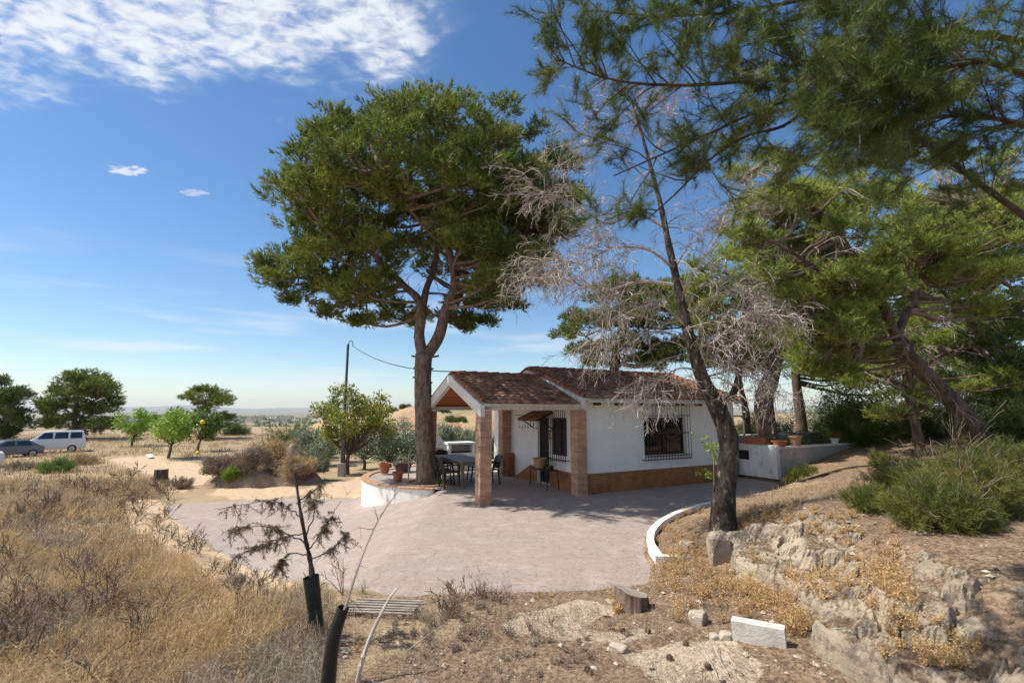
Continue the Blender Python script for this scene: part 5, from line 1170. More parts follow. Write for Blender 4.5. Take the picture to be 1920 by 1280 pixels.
# ------------------------------------------------------------------ vehicles
def car(label, loc, rz, paint, van=True, sc_=1.0):
    t = thing('parked_car', label, 'car', loc, rz, 'vehicles parked at the left'); t.scale = (sc_,) * 3
    W = .88
    if van:
        prof = [(0.05, .32), (0, .62), (.06, .90), (.9, 1.10), (1.0, 1.12), (4.32, 1.10), (4.40, .62), (4.34, .32)]; cab = [(.95, 1.115), (1.62, 1.70), (2.0, 1.80), (4.0, 1.80), (4.15, 1.74), (4.34, 1.105)]
    else:
        prof = [(0.05, .30), (0, .55), (.08, .74), (1.1, .93), (4.05, .95), (4.2, .80), (4.22, .5), (4.15, .30)]; cab = [(1.05, .935), (1.75, 1.40), (2.2, 1.47), (3.2, 1.45), (3.95, .952)]
    m = MB(); m.prism(prof[::-1], 1, -W, W); b = bevel(m.build('body', M[paint], t), .05, 3)
    m = MB(); n = len(cab); v = []
    for s in (-1, 1): v += [(x, s * (W - .05 - (z - cab[0][1]) * .22), z) for x, z in cab]
    m.add(v, quads=[[i, i + 1, n + i + 1, n + i] for i in range(n - 1)], tris=[[0, i + 1, i] for i in range(1, n - 1)]); m.f3.append(np.array([[n, n + i, n + i + 1] for i in range(1, n - 1)])); m.r3.append(np.full(n - 2, .5)); bevel(m.build('cabin', M[paint], t), .04, 3)
    zb_, zt = cab[0][1] + .06, cab[2][1] - .12
    segs = [(1.28, 2.25), (2.35, 3.2), (3.30, 4.08)] if van else [(1.5, 2.4), (2.5, 3.45)]
    for s in (-1, 1):
        for a, b_ in segs:
            f = lambda z: s * (W - .05 - (z - cab[0][1]) * .22 + .006)
            a1 = a + (.42 if a < 1.6 else .03); b1 = b_ - (.22 if b_ > 3.4 and not van else .04)
            m = MB(); m.add([(a, f(zb_), zb_), (b_, f(zb_), zb_), (b1, f(zt), zt), (a1, f(zt), zt)], quads=[[0, 1, 2, 3]]); m.build('window', M['car_glass'], t)
    wx0, wz0 = cab[0]; wx1, wz1 = cab[1]; m = MB(); nv_ = nrm(np.array([-(wz1 - wz0), 0, wx1 - wx0])) * .007
    m.add([np.array([wx0 + .08, sy * .72, wz0 + .07]) + nv_ for sy in (-1, 1)] + [np.array([wx1 - .04, sy * .64, wz1 - .035]) + nv_ for sy in (1, -1)], quads=[[0, 1, 2, 3]]); m.build('windscreen', M['car_glass'], t)
    for x in (.82, 3.5):
        for s in (-1, 1):
            w = MB(); th = np.linspace(0, 2 * math.pi, 20, endpoint=False); prof2 = [(.20, .0), (.31, .0), (.315, .05), (.315, .15), (.30, .19), (.20, .19)]; v = []
            for r_, d in prof2: v += [(x + r_ * math.cos(a), s * (W - .17 + d), .315 + r_ * math.sin(a)) for a in th]
            w.add(v, quads=[[i * 20 + j, i * 20 + (j + 1) % 20, (i + 1) * 20 + (j + 1) % 20, (i + 1) * 20 + j] for i in range(5) for j in range(20)]); wo_ = w.build('wheel', M['tyre'], t)
            w = MB(); w.add([(x, s * (W + .012), .315)] + [(x + .20 * math.cos(a), s * (W + .018), .315 + .20 * math.sin(a)) for a in th], tris=[[0, j + 1, (j + 1) % 20 + 1] for j in range(20)]); w.build('rim', M['rim'], wo_)
    zl = prof[2][1]
    for s in (-1, 1):
        m = MB(); m.box((.005, s * .72 - .12, zl - .22), (.10, s * .72 + .12, zl - .06)); m.build('headlight', M['metal'], t)
        m = MB(); m.box((4.28 if van else 4.10, s * .78 - .06, zl - .10), (4.42 if van else 4.235, s * .78 + .06, zl + (.3 if van else .02))); m.build('tail_light', M['lamp_red'], t)
        m = MB(); m.box((1.28, s * .98 - .07, 1.16 if van else 1.0), (1.36, s * .98 + .07, 1.30 if van else 1.12)); m.build('mirror', M[paint], t)
def at_ground(px, Y): X = (px - 960) / F * Y; return (X, Y, H(X, Y))
vz = P(105, 833, 46)
car('white people carrier parked in front of the broad green tree', (-40.9, 39.4, H(-39.5, 41)), R(43), 'car_white')
car('dark grey car half hidden behind the dry grass in front of the white carrier', (-39.8, 35.2, H(-38.5, 36.5) - .05), R(58), 'car_dark', False, .92)
car('white van cut off by the left edge of the picture', (-32.3, 30.6, H(-34, 30)), R(228), 'car_white', True)

# ------------------------------------------------------------------ odd things left of the track
b = ground_at(300, 908, -.9)
t = thing('bollard_stump', 'dark grey sawn trunk standing upright at the edge of the dry grass', 'stump', (b[0], b[1], b[2] - .03)); r_ = np.random.default_rng(4)
m = MB(); th = np.linspace(0, 2 * math.pi, 18, endpoint=False); rr = 1 + r_.normal(size=18) * .05; hs_ = np.linspace(0, .72, 7); v = [((.27 - .03 * h_) * rr[k] * math.cos(a), (.27 - .03 * h_) * rr[k] * math.sin(a), h_) for h_ in hs_ for k, a in enumerate(th)]
m.add(v, quads=[[i * 18 + j, i * 18 + (j + 1) % 18, (i + 1) * 18 + (j + 1) % 18, (i + 1) * 18 + j] for i in range(6) for j in range(18)]); m.build('bark', M['bark'], t)
m = MB(); m.add([(0, 0, .722)] + [(v[-18 + k][0] * .99, v[-18 + k][1] * .99, .722) for k in range(18)], tris=[[0, j + 1, (j + 1) % 18 + 1] for j in range(18)]); m.build('cut_face', M['cut_wood'], t)
c0, c1_ = ground_at(267, 850), ground_at(299, 868); m = MB(); dv = c1_ - c0; ln = np.linalg.norm(dv); mid = (c0 + c1_) / 2
m.box((-.9, -.16, .04), (.9, .16, .13)); o = bevel(m.build('white_board', M['whitewall']), .01); o.location = mid + (0, 0, .05); o.rotation_euler = (.15, .04, math.atan2(dv[1], dv[0])); tag(o, 'white plank lying on the bare earth left of the track', 'board')
for k, (px, py, Y, s, lb) in enumerate(((380, 790, 40.5, .20, 'yellow fly trap hanging in the small green tree'), (373, 829, 39, .17, 'yellow plastic jug standing under the small green tree'))):
    e = P(px, py, Y); gz_ = H(e[0], e[1]); t = thing('yellow_trap' if k == 0 else 'yellow_jug', lb, 'trap' if k == 0 else 'jug', (e[0], e[1], e[2] - s if k == 0 else gz_))
    m = MB(); m.lathe([(0, 0), (s * .75, .02), (s * .9, s * .5), (s * .85, s * 1.2), (s * .4, s * 1.6), (s * .35, s * 1.9), (0, s * 1.9)], sides=14); m.build('body', M['yellow'], t)
    m = MB(); m.tube([(0, 0, s * 1.88), (0, 0, s * 1.9 + (.55 if k == 0 else .06))], .02 if k == 0 else .06, 6); m.build('hanger' if k == 0 else 'cap', M['iron_dark'], t)
b = ground_at(586, 850); t = thing('green_post', 'green post with pale top beside the track before the olive trees', 'post', b)
m = MB(); m.lathe([(.14, 0), (.14, .9), (0, .9)], sides=12); m.build('shaft', M['green_post'], t); m = MB(); m.lathe([(.15, .901), (.16, 1.05), (.10, 1.14), (0, 1.16)], sides=12); m.build('cap', M['metal'], t)

# ------------------------------------------------------------------ rock ledge and stones on the right
def rock_mat():
    """limestone with grey lichen; brown litter has settled on its level tops"""
    m = bpy.data.materials.new('ledge_limestone'); m.use_nodes = True; nt = m.node_tree; L = nt.links.new; bs = nt.nodes['Principled BSDF']
    bs.inputs['Roughness'].default_value = .95; bs.inputs['Specular IOR Level'].default_value = .15; ge = N(nt, 'ShaderNodeNewGeometry'); pos = ge.outputs['Position']
    def nz(s_, d=6, r=.65, st=(1, 1, 1)):
        mp = N(nt, 'ShaderNodeMapping'); mp.inputs['Scale'].default_value = st; L(pos, mp.inputs[0])
        n = N(nt, 'ShaderNodeTexNoise'); n.inputs['Scale'].default_value = s_; n.inputs['Detail'].default_value = d; n.inputs['Roughness'].default_value = r; L(mp.outputs[0], n.inputs['Vector']); return n.outputs['Fac']
    def mx(f, a, b):
        x = N(nt, 'ShaderNodeMix', data_type='RGBA'); L(f, x.inputs['Factor'])
        for i, q in ((6, a), (7, b)):
            if isinstance(q, tuple): x.inputs[i].default_value = (*q, 1)
            else: L(q, x.inputs[i])
        return x.outputs[2]
    col = mx(sstep(nt, nz(2.1), .36, .64), (.60, .495, .365), (.42, .34, .25))
    col = mx(sstep(nt, nz(6.5, 8), .50, .64), col, (.22, .19, .155))
    col = mx(sstep(nt, nz(15, 5), .56, .70), col, (.55, .48, .39))
    litter = mx(sstep(nt, nz(26, 4), .40, .60), (.125, .080, .053), (.27, .185, .12))
    sp = N(nt, 'ShaderNodeSeparateXYZ'); L(ge.outputs['True Normal'], sp.inputs[0])
    flat = math_node(nt, 'ADD', sp.outputs[2], math_node(nt, 'MULTIPLY', math_node(nt, 'SUBTRACT', nz(3.2, 6), .5), 1.3))
    col = mx(sstep(nt, flat, .82, 1.02), col, litter)
    L(col, bs.inputs['Base Color']); b = N(nt, 'ShaderNodeBump'); b.inputs['Distance'].default_value = .06
    L(math_node(nt, 'ADD', nz(8, 10, .75, (1, 1, 2.5)), math_node(nt, 'MULTIPLY', nz(35, 4), .25)), b.inputs['Height']); L(b.outputs[0], bs.inputs['Normal']); return m
LV = []
def ledge():
    """a broken limestone shelf: stepped strata of blocks with cracked, undercut faces"""
    ny, nx = 420, 96; v = []
    for i in range(ny):
        y = 1.9 + (7.6 - 1.9) * i / (ny - 1); lx = float(ledge_x(y)); fade = float(smooth((8.4 - y) / 2.2))
        for j in range(nx):
            f = j / (nx - 1); x = lx - .45 + 2.25 * f
            n1 = noise.fractal((x * .9, y * .9, 1.7), 1.0, 2.0, 4); n2 = noise.fractal((x * 3.2, y * 3.2, 5.1), .7, 2.1, 5); n3 = noise.fractal((x * 14, y * 14, 2.2), .6, 2, 4)
            d, pt = noise.voronoi((x * 2.3 + n2 * .25, y * 1.5 + n2 * .25, .3)); cell = noise.cell(pt[0] * 5.7); crack = max(0, 1 - (d[1] - d[0]) / .055)
            d2, pt2 = noise.voronoi((x * 6.5 + n2 * .4, y * 4.5, 3.3)); cell2 = noise.cell(pt2[0] * 9.1)
            g = f * 2.25 - .45 + n1 * .18 + cell * .10 + n2 * .06
            h1 = 1 / (1 + math.exp(-max(-30, min(30, (g - .02) / .028)))); h2 = 1 / (1 + math.exp(-max(-30, min(30, (g - .50 + .10 * cell2) / .03)))); h3 = 1 / (1 + math.exp(-max(-30, min(30, (g - 1.0 + .12 * cell2) / .035))))
            rock = .19 * h1 + .15 * h2 + .12 * h3
            hz = H(x, y); lo = hz - float(ledge_h(x, y))
            zz = lo + rock * fade + (.03 * n1 + .035 * cell + .016 * cell2) * h1 + .026 * n2 + .010 * n3 - .085 * crack * h1
            soil = max(0, min(1, (g - 1.15) / .45)); soil = max(soil, max(0, min(1, (.02 - g) / .10)))
            edge = min(1, f / .08, (1 - f) / .2, (7.6 - y) / .6)
            zz = zz * (1 - soil) + (hz - .05) * soil - .12 * (1 - max(0, edge))
            v.append((x - .07 * h1 * (1 - h2) + .03 * n2, y + .03 * n2, zz))
    q = [[i * nx + j, i * nx + j + 1, (i + 1) * nx + j + 1, (i + 1) * nx + j] for i in range(ny - 1) for j in range(nx - 1)]
    LV.append(np.array(v)); m = MB(); m.add(v, quads=q, rnd=.5); tag(m.build('rock_ledge', rock_mat(), smooth=False), 'weathered limestone ledge along the bank on the right', 'rock ledge', kind='structure')
ledge()
def stone(name, label, loc, size, seed, mt='stone', rz=0, sub=3, rough=.28, group=None, kind=None, cat='stone', sink=.3):
    bm = bmesh.new(); bmesh.ops.create_icosphere(bm, subdivisions=sub, radius=1)
    for vv in bm.verts:
        n_ = noise.fractal(vv.co * 1.1 + Vector((seed * 3.1, 0, 0)), 1, 2, 4); d = vv.co.copy(); vv.co = d * (1 + rough * n_)
        for ax in range(3): vv.co[ax] = max(-.78, min(.78, vv.co[ax])) if sub > 1 else vv.co[ax]
        vv.co = Vector((vv.co.x * size[0], vv.co.y * size[1], vv.co.z * size[2]))
    me = bpy.data.meshes.new(name); bm.to_mesh(me); bm.free(); me.materials.append(M[mt]); o = bpy.data.objects.new(name, me); C.objects.link(o)
    o.location = (loc[0], loc[1], loc[2] + size[2] * (.78 - sink)); o.rotation_euler = (0, 0, rz); return tag(o, label, cat, group, kind)
def on_ground(px, py, zg=.25): return ground_at(px, py, zg)
for k, (px, py, sx, sy, sz, lb) in enumerate(((1350, 1052, .17, .12, .30, 'tall pale boulder standing at the foot of the dead pine'), (1290, 1030, .12, .12, .10, 'small pale rock inside the end of the kerb'), (1310, 1168, .10, .09, .09, 'pale round stone on the ground below the ledge'), (1362, 1200, .075, .07, .055, 'small tan stone beside the cement block'), (1340, 1200, .05, .05, .045, 'smallest tan stone left of the cement block'), (1145, 1130, .07, .05, .035, 'flat white stone left of the log stump'), (1160, 1218, .09, .07, .04, 'flat pale stone in the middle of the foreground'), (1215, 1010, .0, .0, .0, ''))):
    if not lb: continue
    b = on_ground(px, py, .5); stone('boulder' if sx > .11 else 'stone', lb, b, (sx, sy, sz), k + 1, 'rock' if sx > .11 else 'stone', rz=.4 * k, cat='boulder' if sx > .11 else 'stone')
def pebbles():
    r = np.random.default_rng(12); m = MB()
    base = np.array([(1,0,0),(-1,0,0),(0,1,0),(0,-1,0),(0,0,1),(0,0,-1)], float); tri = np.array([[0,2,4],[2,1,4],[1,3,4],[3,0,4],[2,0,5],[1,2,5],[3,1,5],[0,3,5]])
    x = np.concatenate([r.uniform(-2, 3.0, 700), r.uniform(2.8, 7, 420), r.uniform(-12, -3, 260)]); y = np.concatenate([r.uniform(2.6, 6.4, 700), r.uniform(2.6, 8.5, 420), np.zeros(260)]); y[1120:] = -x[1120:] * .9 + 4.5 + r.normal(size=260) * .5
    z = Hs(x, y); sd = poly_sd(x, y, PATIO)
    for a, b, c, s in zip(x, y, z, sd):
        if s < .03: continue
        sz = .012 + .03 * r.random() ** 3.5; v = base * sz * r.uniform(.6, 1.3, (6, 3)) * (1, 1, .6); th = r.uniform(0, 6); v = v @ np.array([[math.cos(th), -math.sin(th), 0], [math.sin(th), math.cos(th), 0], [0, 0, 1]]); m.add(v + (a, b, c + sz * .25), tris=tri, rnd=r.random())
    tag(m.build('pebbles', M['stone']), 'small pale pebbles strewn over the dry ground', 'pebbles', kind='stuff')
pebbles()
# concrete block
def cement_block():
    b = on_ground(1425, 1207, .25); t = thing('cement_block', 'pale hollow cement block lying on the ground below the ledge', 'block', (b[0], b[1], b[2] - .02), R(-33)); L_, W_, H_ = .40, .095, .19
    m = MB(); m.box((-L_ / 2, -W_ / 2, 0), (L_ / 2, -W_ / 2 + .03, H_)); m.box((-L_ / 2, W_ / 2 - .03, 0), (L_ / 2, W_ / 2, H_))
    for x in (-L_ / 2, -.0125 - .05, .05, L_ / 2 - .025): m.box((x, -W_ / 2 + .0302, 0), (x + .025, W_ / 2 - .0302, H_))
    m.box((-L_ / 2 + .0255, -W_ / 2 + .0304, H_ - .03), (-.0630, W_ / 2 - .0304, H_ - .002)); m.box((-.037, -W_ / 2 + .0304, H_ - .03), (.0495, W_ / 2 - .0304, H_ - .002)); m.box((.0755, -W_ / 2 + .0304, H_ - .03), (L_ / 2 - .0255, W_ / 2 - .0304, H_ - .002))
    o = m.build('block', M['block'], t); o.rotation_euler = (.06, -.04, 0)
cement_block()
def log_stump():
    b = on_ground(1186, 1140, .1); r = np.random.default_rng(6); t = thing('log_stump', 'sawn grey log stump among golden weeds at the edge of the patio', 'stump', (b[0], b[1], b[2] - .04), .3)
    th = np.linspace(0, 2 * math.pi, 26, endpoint=False); rr = .19 * (1 + .10 * np.sin(3 * th + 1) + r.normal(size=26) * .03); hs_ = np.linspace(0, .21, 6); v = [((rr[k] * (1.0 - .4 * h_)) * math.cos(a), rr[k] * (1.0 - .4 * h_) * math.sin(a), h_ - (.05 * math.cos(a) if h_ > .19 else 0)) for h_ in hs_ for k, a in enumerate(th)]
    m = MB(); m.add(v, quads=[[i * 26 + j, i * 26 + (j + 1) % 26, (i + 1) * 26 + (j + 1) % 26, (i + 1) * 26 + j] for i in range(5) for j in range(26)]); m.build('bark', M['stump_bark'], t)
    m = MB(); m.add([(0, 0, .212)] + [(x * .995, y * .995, z + .001) for x, y, z in v[-26:]], tris=[[0, j + 1, (j + 1) % 26 + 1] for j in range(26)]); m.build('cut_face', M['cut_wood'], t)
log_stump()

# ------------------------------------------------------------------ dead saplings in their guards, sticks, debris
def guard(m, base, top, r0, r1, thick=.004, sides=16, ragged=None, r=None):
    p = np.linspace(base, top, 8); m.tube(p, np.linspace(r0, r1, 8), sides, cap=False); m.tube(p[::-1], np.linspace(r1, r0, 8) - thick, sides, cap=False)
def dead_sapling():
    r = np.random.default_rng(31); b = on_ground(598, 1205, .2); Y = b[1]; t = thing('dead_sapling', 'dead young conifer with brown drooping needles in a dark mesh guard', 'sapling', (0, 0, 0))
    q = lambda px, py, dy=0: P(px, py, Y + dy)
    m = MB(); p = wob_tube(m, [b - (0, 0, .05), q(590, 1130), q(583, 1060), q(573, 1010), q(562, 950), q(553, 885)], .025, .013, 8, .16, r, 30); tips = []
    paths = [([q(575, 1020), q(540, 1000, -.1), q(490, 985, -.2), q(430, 995, -.3)], 9), ([q(570, 1000), q(520, 1010, .1), q(450, 1040, .2), q(410, 1075, .3)], 10), ([q(565, 970), q(530, 945, .1), q(480, 940, .2), q(410, 955, .2)], 8), ([q(578, 1030), q(600, 1000, .1), q(625, 960, .2), q(640, 940, .2)], 8), ([q(572, 1005), q(590, 960, -.1), q(588, 920, -.1)], 4), ([q(580, 1040), q(540, 1040, .2), q(520, 1070, .3)], 7), ([q(582, 1050), q(620, 1030, -.1), q(650, 1000, -.1)], 6), ([q(560, 940), q(600, 910, .1), q(612, 900, .1)], 4)]
    tw = MB(); lp_, la = [], []
    for pts, nk in paths:
        lp = spline(pts, 16); m.tube(lp + r.normal(size=lp.shape) * .006, np.linspace(.007, .002, 16), 5)
        cl_ = r.integers(5, 16, max(2, nk // 2))
        for k in range(5): grow(tw, lp[r.integers(3, 15)], r.normal(size=3) + (0, 0, -.1), r.uniform(.08, .2), .003, r, 1, .1, .7, (1, 4), 4, minr=.0013, wav=.3)
        for k in range(nk * 4):
            i = int(np.clip(cl_[r.integers(0, len(cl_))] + r.normal() * .8, 3, 15)); e = lp[i] + np.array([r.normal() * .06, r.normal() * .06, -r.uniform(-.02, .13)]); tw.tube([lp[i], (lp[i] + e) / 2 + r.normal(size=3) * .01, e], [.003, .002, .0015], 3, cap=False)
            for s_ in np.linspace(.2, 1, 5): lp_.append(lp[i] + (e - lp[i]) * s_); la.append(np.array([r.normal() * .6, r.normal() * .6, -.8]))
    nb = MB(); nb.blades(np.array(lp_), np.array(la), 7, .045, .0045, .7, .5, r)
    m.build('trunk', M['bark_plate'], t); tag(tw.build('twigs', M['twig'], t), kind='stuff'); nb.build('needles', M['needle_brown'], t)
    g_ = MB(); guard(g_, q(597, 1196), q(583, 1080), .055, .068); g_.build('mesh_guard', M['green_plastic'], t)
dead_sapling()
def tube_sapling():
    r = np.random.default_rng(32); t = thing('guarded_sapling', 'bare leafless stick rising out of a black plastic tree guard in the foreground', 'sapling', (0, 0, 0)); Y = 3.15
    g0 = P(612, 1420, Y); g0[2] = H(g0[0], g0[1]) - .03
    q = lambda px, py, dy=0: P(px, py, Y + dy)
    m = MB(); pts = spline([g0, q(615, 1290), q(625, 1200), q(644, 1138)], 20); m.tube(pts, np.linspace(.050, .036, 20), 14, cap=False); m.tube(pts[::-1], np.linspace(.033, .047, 20), 14, cap=False); m.build('guard', M['black_plastic'], t)
    m = MB(); p = wob_tube(m, [g0, q(618, 1280), q(628, 1200), q(650, 1130), q(680, 1040), q(712, 970), q(748, 918)], .013, .004, 6, .06, r, 28)
    for k in range(9): i = r.integers(14, 27); grow(m, p[i], r.normal(size=3) + (0, 0, .4), r.uniform(.08, .2), .003, r, 1, .0, .5, (1, 3), 3, minr=.0012)
    m.build('stick', M['dead_wood'], t)
    b = on_ground(668, 1278, .3); m = MB(); Y2 = b[1]; wob_tube(m, [b - (0, 0, .05), P(680, 1235, Y2), P(700, 1180, Y2 + .1), P(728, 1125, Y2 + .2), P(747, 1100, Y2 + .3)], .020, .006, 7, .06, r, 16); tag(m.build('bare_stick', M['dead_wood']), 'crooked bare grey stick leaning to the right in the foreground', 'stick')
tube_sapling()
def pallet_debris():
    r = np.random.default_rng(33); b = on_ground(720, 1150, .1); t = thing('slatted_board', 'weathered grey wooden slats lying on the litter behind the sticks', 'boards', (b[0], b[1], b[2] + .05), -.12)
    for k in range(6):
        m = MB(); y = -.18 + k * .065; m.box((-.38, y, .02), (.36 + r.normal() * .04, y + .035, .034)); o = m.build('slat', M['cut_wood'], t); o.rotation_euler = (0, r.normal() * .01, r.normal() * .02)
    for x in (-.28, .22): m = MB(); m.box((x, -.2, -.03), (x + .04, .22, .0195)); m.build('batten', M['cut_wood'], t)
pallet_debris()
for k, (pts, lb) in enumerate(((((1345, 1275), (1330, 1250), (1305, 1215)), 'thin pale fallen twig at the bottom right of the ground'), (((1365, 1270), (1345, 1240), (1338, 1220)), 'thin forked fallen twig near the bottom edge'), (((1185, 1150), (1200, 1135), (1212, 1118)), 'thin bent twig leaning on the log stump'), (((760, 1230), (800, 1205), (840, 1185)), 'long thin twig on the litter in the foreground'), (((1550, 1110), (1500, 1170), (1470, 1200)), 'long pale twig lying over the ledge towards the cement block'))):
    m = MB(); p = [on_ground(*a) + (0, 0, .03 + .03 * i) for i, a in enumerate(pts)]; m.tube(spline(p, 9), np.linspace(.0045, .002, 9), 5); tag(m.build('fallen_twig', M['dead_wood']), lb, 'twig')
for k, (px, py, lb) in enumerate(((1167, 1185, 'dark pine cone on the litter below the log stump'), (1210, 1186, 'dark pine cone right of the one below the stump'), (1283, 1214, 'dark pine cone between the twigs and the stump'), (1105, 1265, 'dark pine cone near the bottom edge'), (1335, 1255, 'dark pine cone between the fallen twigs'), (1258, 1235, 'dark pine cone on the bare pale rock'))):
    b = on_ground(px, py, .25); t = MB(); prof = [(.002, 0), (.022, .012), (.030, .03), (.026, .05), (.012, .07), (.001, .078)]; t.lathe(prof, sides=10)
    for s_ in range(60):
        a = s_ * 2.4; h_ = s_ / 60; rr = np.interp(h_, [0, .35, .7, 1], [.010, .031, .026, .004]); q_ = np.array([rr * math.cos(a), rr * math.sin(a), .076 * h_]); o_ = np.array([math.cos(a), math.sin(a), .4]) * .012; sd = np.array([-math.sin(a), math.cos(a), 0]) * .008; t.add([q_ - sd, q_ + sd, q_ + o_], tris=[[0, 1, 2]])
    o = t.build('pine_cone', M['pot_brown']); o.scale = (.72,) * 3; o.location = b + (0, 0, .02); o.rotation_euler = (1.4, .2 * k, 1.1 * k); tag(o, lb, 'pine cone', 'fallen pine cones')
m = MB(); hp = [ground_at(px, py, .5) for px, py in ((1400, 925), (1440, 915), (1500, 905), (1545, 892), (1590, 880), (1660, 872))]; m.tube(spline([a + (0, 0, .03) for a in hp], 24), .03, 7); tag(m.build('irrigation_pipe', M['black_plastic']), 'black irrigation pipe lying along the top of the bank', 'pipe')

# ------------------------------------------------------------------ grass, weeds, litter
def grass_mesh(name, x, y, nb, h0, h1, w, mt, label, seed, lean=.5, cat='grass', spread=.05):
    r = np.random.default_rng(seed); k = len(x); z = Hs(x, y); n = k * nb
    bx = np.repeat(x, nb) + r.normal(size=n) * spread; by = np.repeat(y, nb) + r.normal(size=n) * spread; bz = np.repeat(z, nb) - .02
    hh = np.repeat(r.uniform(h0, h1, k), nb) * r.uniform(.45, 1.1, n); a = r.uniform(0, 6.283, n); ln = np.abs(r.normal(size=n)) * lean + np.repeat(r.random(k) * .2, nb)
    dx, dy = np.cos(a) * ln, np.sin(a) * ln; sa, ca2 = np.sin(a + 1.2), np.cos(a + 1.2); b = np.stack([bx, by, bz], 1)
    mid = b + np.stack([dx * .35 * hh, dy * .35 * hh, hh * .6], 1); tip = b + np.stack([dx * hh, dy * hh, hh * np.maximum(.35, 1 - ln * .35)], 1); sd = np.stack([ca2, sa, np.zeros(n)], 1) * (w * .5)
    v = np.stack([b - sd, b + sd, mid + sd * .8, mid - sd * .8, tip], 1).reshape(-1, 3); o = np.arange(n)[:, None] * 5
    m = MB(); rv = np.repeat(r.random(k), nb) * .6 + r.random(n) * .4
    m.f3.append((o + np.array([[3, 2, 4]]))); m.r3.append(rv); m.add(v, quads=o + np.array([[0, 1, 2, 3]]), rnd=rv)
    return tag(m.build(name, M[mt]), label, cat, kind='stuff')
def scatter(n, fx, seed):
    r = np.random.default_rng(seed); out = []
    while sum(len(o) for o in out) < n:
        xy = fx(r, n); sd = poly_sd(xy[:, 0], xy[:, 1], PATIO); p = fbm(xy[:, 0], xy[:, 1], .55, 3, seed * 1.3); ok = (sd > .12) & (line_d(xy[:, 0], xy[:, 1], PATH) > 2.3) & (p + r.normal(size=len(xy)) * .3 > -.25); out.append(xy[ok])
    a = np.concatenate(out)[:n]; return a[:, 0], a[:, 1]
def wedge(y0, y1, p0, p1, power=1.0):
    def f(r, n):
        y = y0 + (y1 - y0) * r.random(n) ** power; px = r.uniform(p0, p1, n); return np.stack([(px - 960) / F * y, y], 1)
    return f
bank_edge = [(-12.6, 17.0), (-8.9, 12.6), (-5.2, 9.0), (-3.4, 6.6)]
x, y = scatter(6400, wedge(2.3, 9, -60, 640, .8), 1); k_ = (line_d(x, y, bank_edge) > .55); grass_mesh('dry_grass', x[k_], y[k_], 10, .08, .36, .0045, 'dry_grass', 'tall dry tan grass covering the left bank', 1, .65)
x, y = scatter(4200, wedge(8, 24, -60, 330, .8), 2); k_ = (line_d(x, y, bank_edge) > .8); grass_mesh('far_dry_grass', x[k_], y[k_], 9, .18, .50, .012, 'dry_grass', 'dry grass on the far part of the left bank', 2, .6, spread=.09)
x, y = scatter(2600, wedge(20, 75, -40, 600, 1.0), 3); grass_mesh('field_grass', x, y, 9, .2, .5, .03, 'dry_grass', 'dry field grass beyond the track', 3, .5, spread=.25)
x, y = scatter(900, wedge(2.6, 6.4, 560, 1330, .8), 4); grass_mesh('sparse_grass', x, y, 7, .04, .15, .004, 'grey_weed', 'sparse grey dried grass on the foreground litter', 4, .8)
x, y = scatter(700, wedge(7, 14, 1340, 1900, 1), 5); grass_mesh('bank_grass', x, y, 8, .06, .2, .006, 'dry_grass', 'thin dry grass on the right bank', 5, .7)
r_ = np.random.default_rng(71); gx_, gy_ = [], []
for px, py, sx, sy, n in ((250, 1110, 70, 30, 60), (330, 1090, 30, 20, 30), (90, 920, 80, 20, 50), (200, 900, 60, 15, 40), (420, 1215, 60, 25, 50), (60, 1010, 60, 40, 40), (150, 1060, 60, 30, 30), (500, 1170, 40, 25, 36), (230, 950, 60, 20, 40)):
    for _ in range(n):
        c = ground_at(px + r_.normal() * sx, py + r_.normal() * sy, 0)
        if poly_sd(np.array([c[0]]), np.array([c[1]]), PATIO)[0] > .5: gx_.append(c[0]); gy_.append(c[1])
grass_mesh('golden_straw', np.array(gx_), np.array(gy_), 30, .18, .40, .0045, 'gold_weed', 'tall golden straw clumps standing out of the dry grass', 6, .42, spread=.07)
# golden weeds: little branched plants
def weed_mesh(name, x, y, hs_, mt, label, seed, stems=9, leaves=13, leaf=.018, bush=.5, w=.0022):
    r = np.random.default_rng(seed); m = MB(); z = Hs(x, y); lv = LV[0]
    for a, b, c, h in zip(x, y, z, hs_):
        dd = (lv[:, 0] - a) ** 2 + (lv[:, 1] - b) ** 2; kk = int(np.argmin(dd))
        if dd[kk] < .003: c = max(c, lv[kk, 2])
        s = np.array([a, b, c - .01]); d = nrm(r.normal(size=(stems, 3)) * (bush, bush, 0) + (0, 0, 1)); ln = h * r.uniform(.5, 1.1, (stems, 1)); e = s + d * ln
        mid = s + d * ln * .5 + r.normal(size=(stems, 3)) * h * .06; sd = nrm(np.cross(d, r.normal(size=(stems, 3)))) * w
        v = np.stack([s - sd, s + sd, mid + sd, mid - sd, e], 1).reshape(-1, 3); o = np.arange(stems)[:, None] * 5; rv = r.random()
        m.f3.append(o + np.array([[3, 2, 4]]) + m.n); m.r3.append(np.full(stems, rv)); m.add(v, quads=o + np.array([[0, 1, 2, 3]]), rnd=rv)
        f = r.uniform(.25, 1.0, (stems, leaves, 1)); pts = s + (e - s)[:, None] * f + r.normal(size=(stems, leaves, 3)) * h * .05
        m.leaves(pts.reshape(-1, 3), leaf, r, droop=0, aspect=.5)
    return tag(m.build(name, M[mt]), label, 'weeds', kind='stuff')
def spots(lst, r):
    X, Y, Hh = [], [], []
    for px, py, spx, spy, n, h0, h1 in lst:
        for _ in range(n):
            c = ground_at(px + r.normal() * spx, py + r.normal() * spy, .4)
            if poly_sd(np.array([c[0]]), np.array([c[1]]), PATIO)[0] < .04: continue
            X.append(c[0]); Y.append(c[1]); Hh.append(r.uniform(h0, h1))
    return np.array(X), np.array(Y), np.array(Hh)
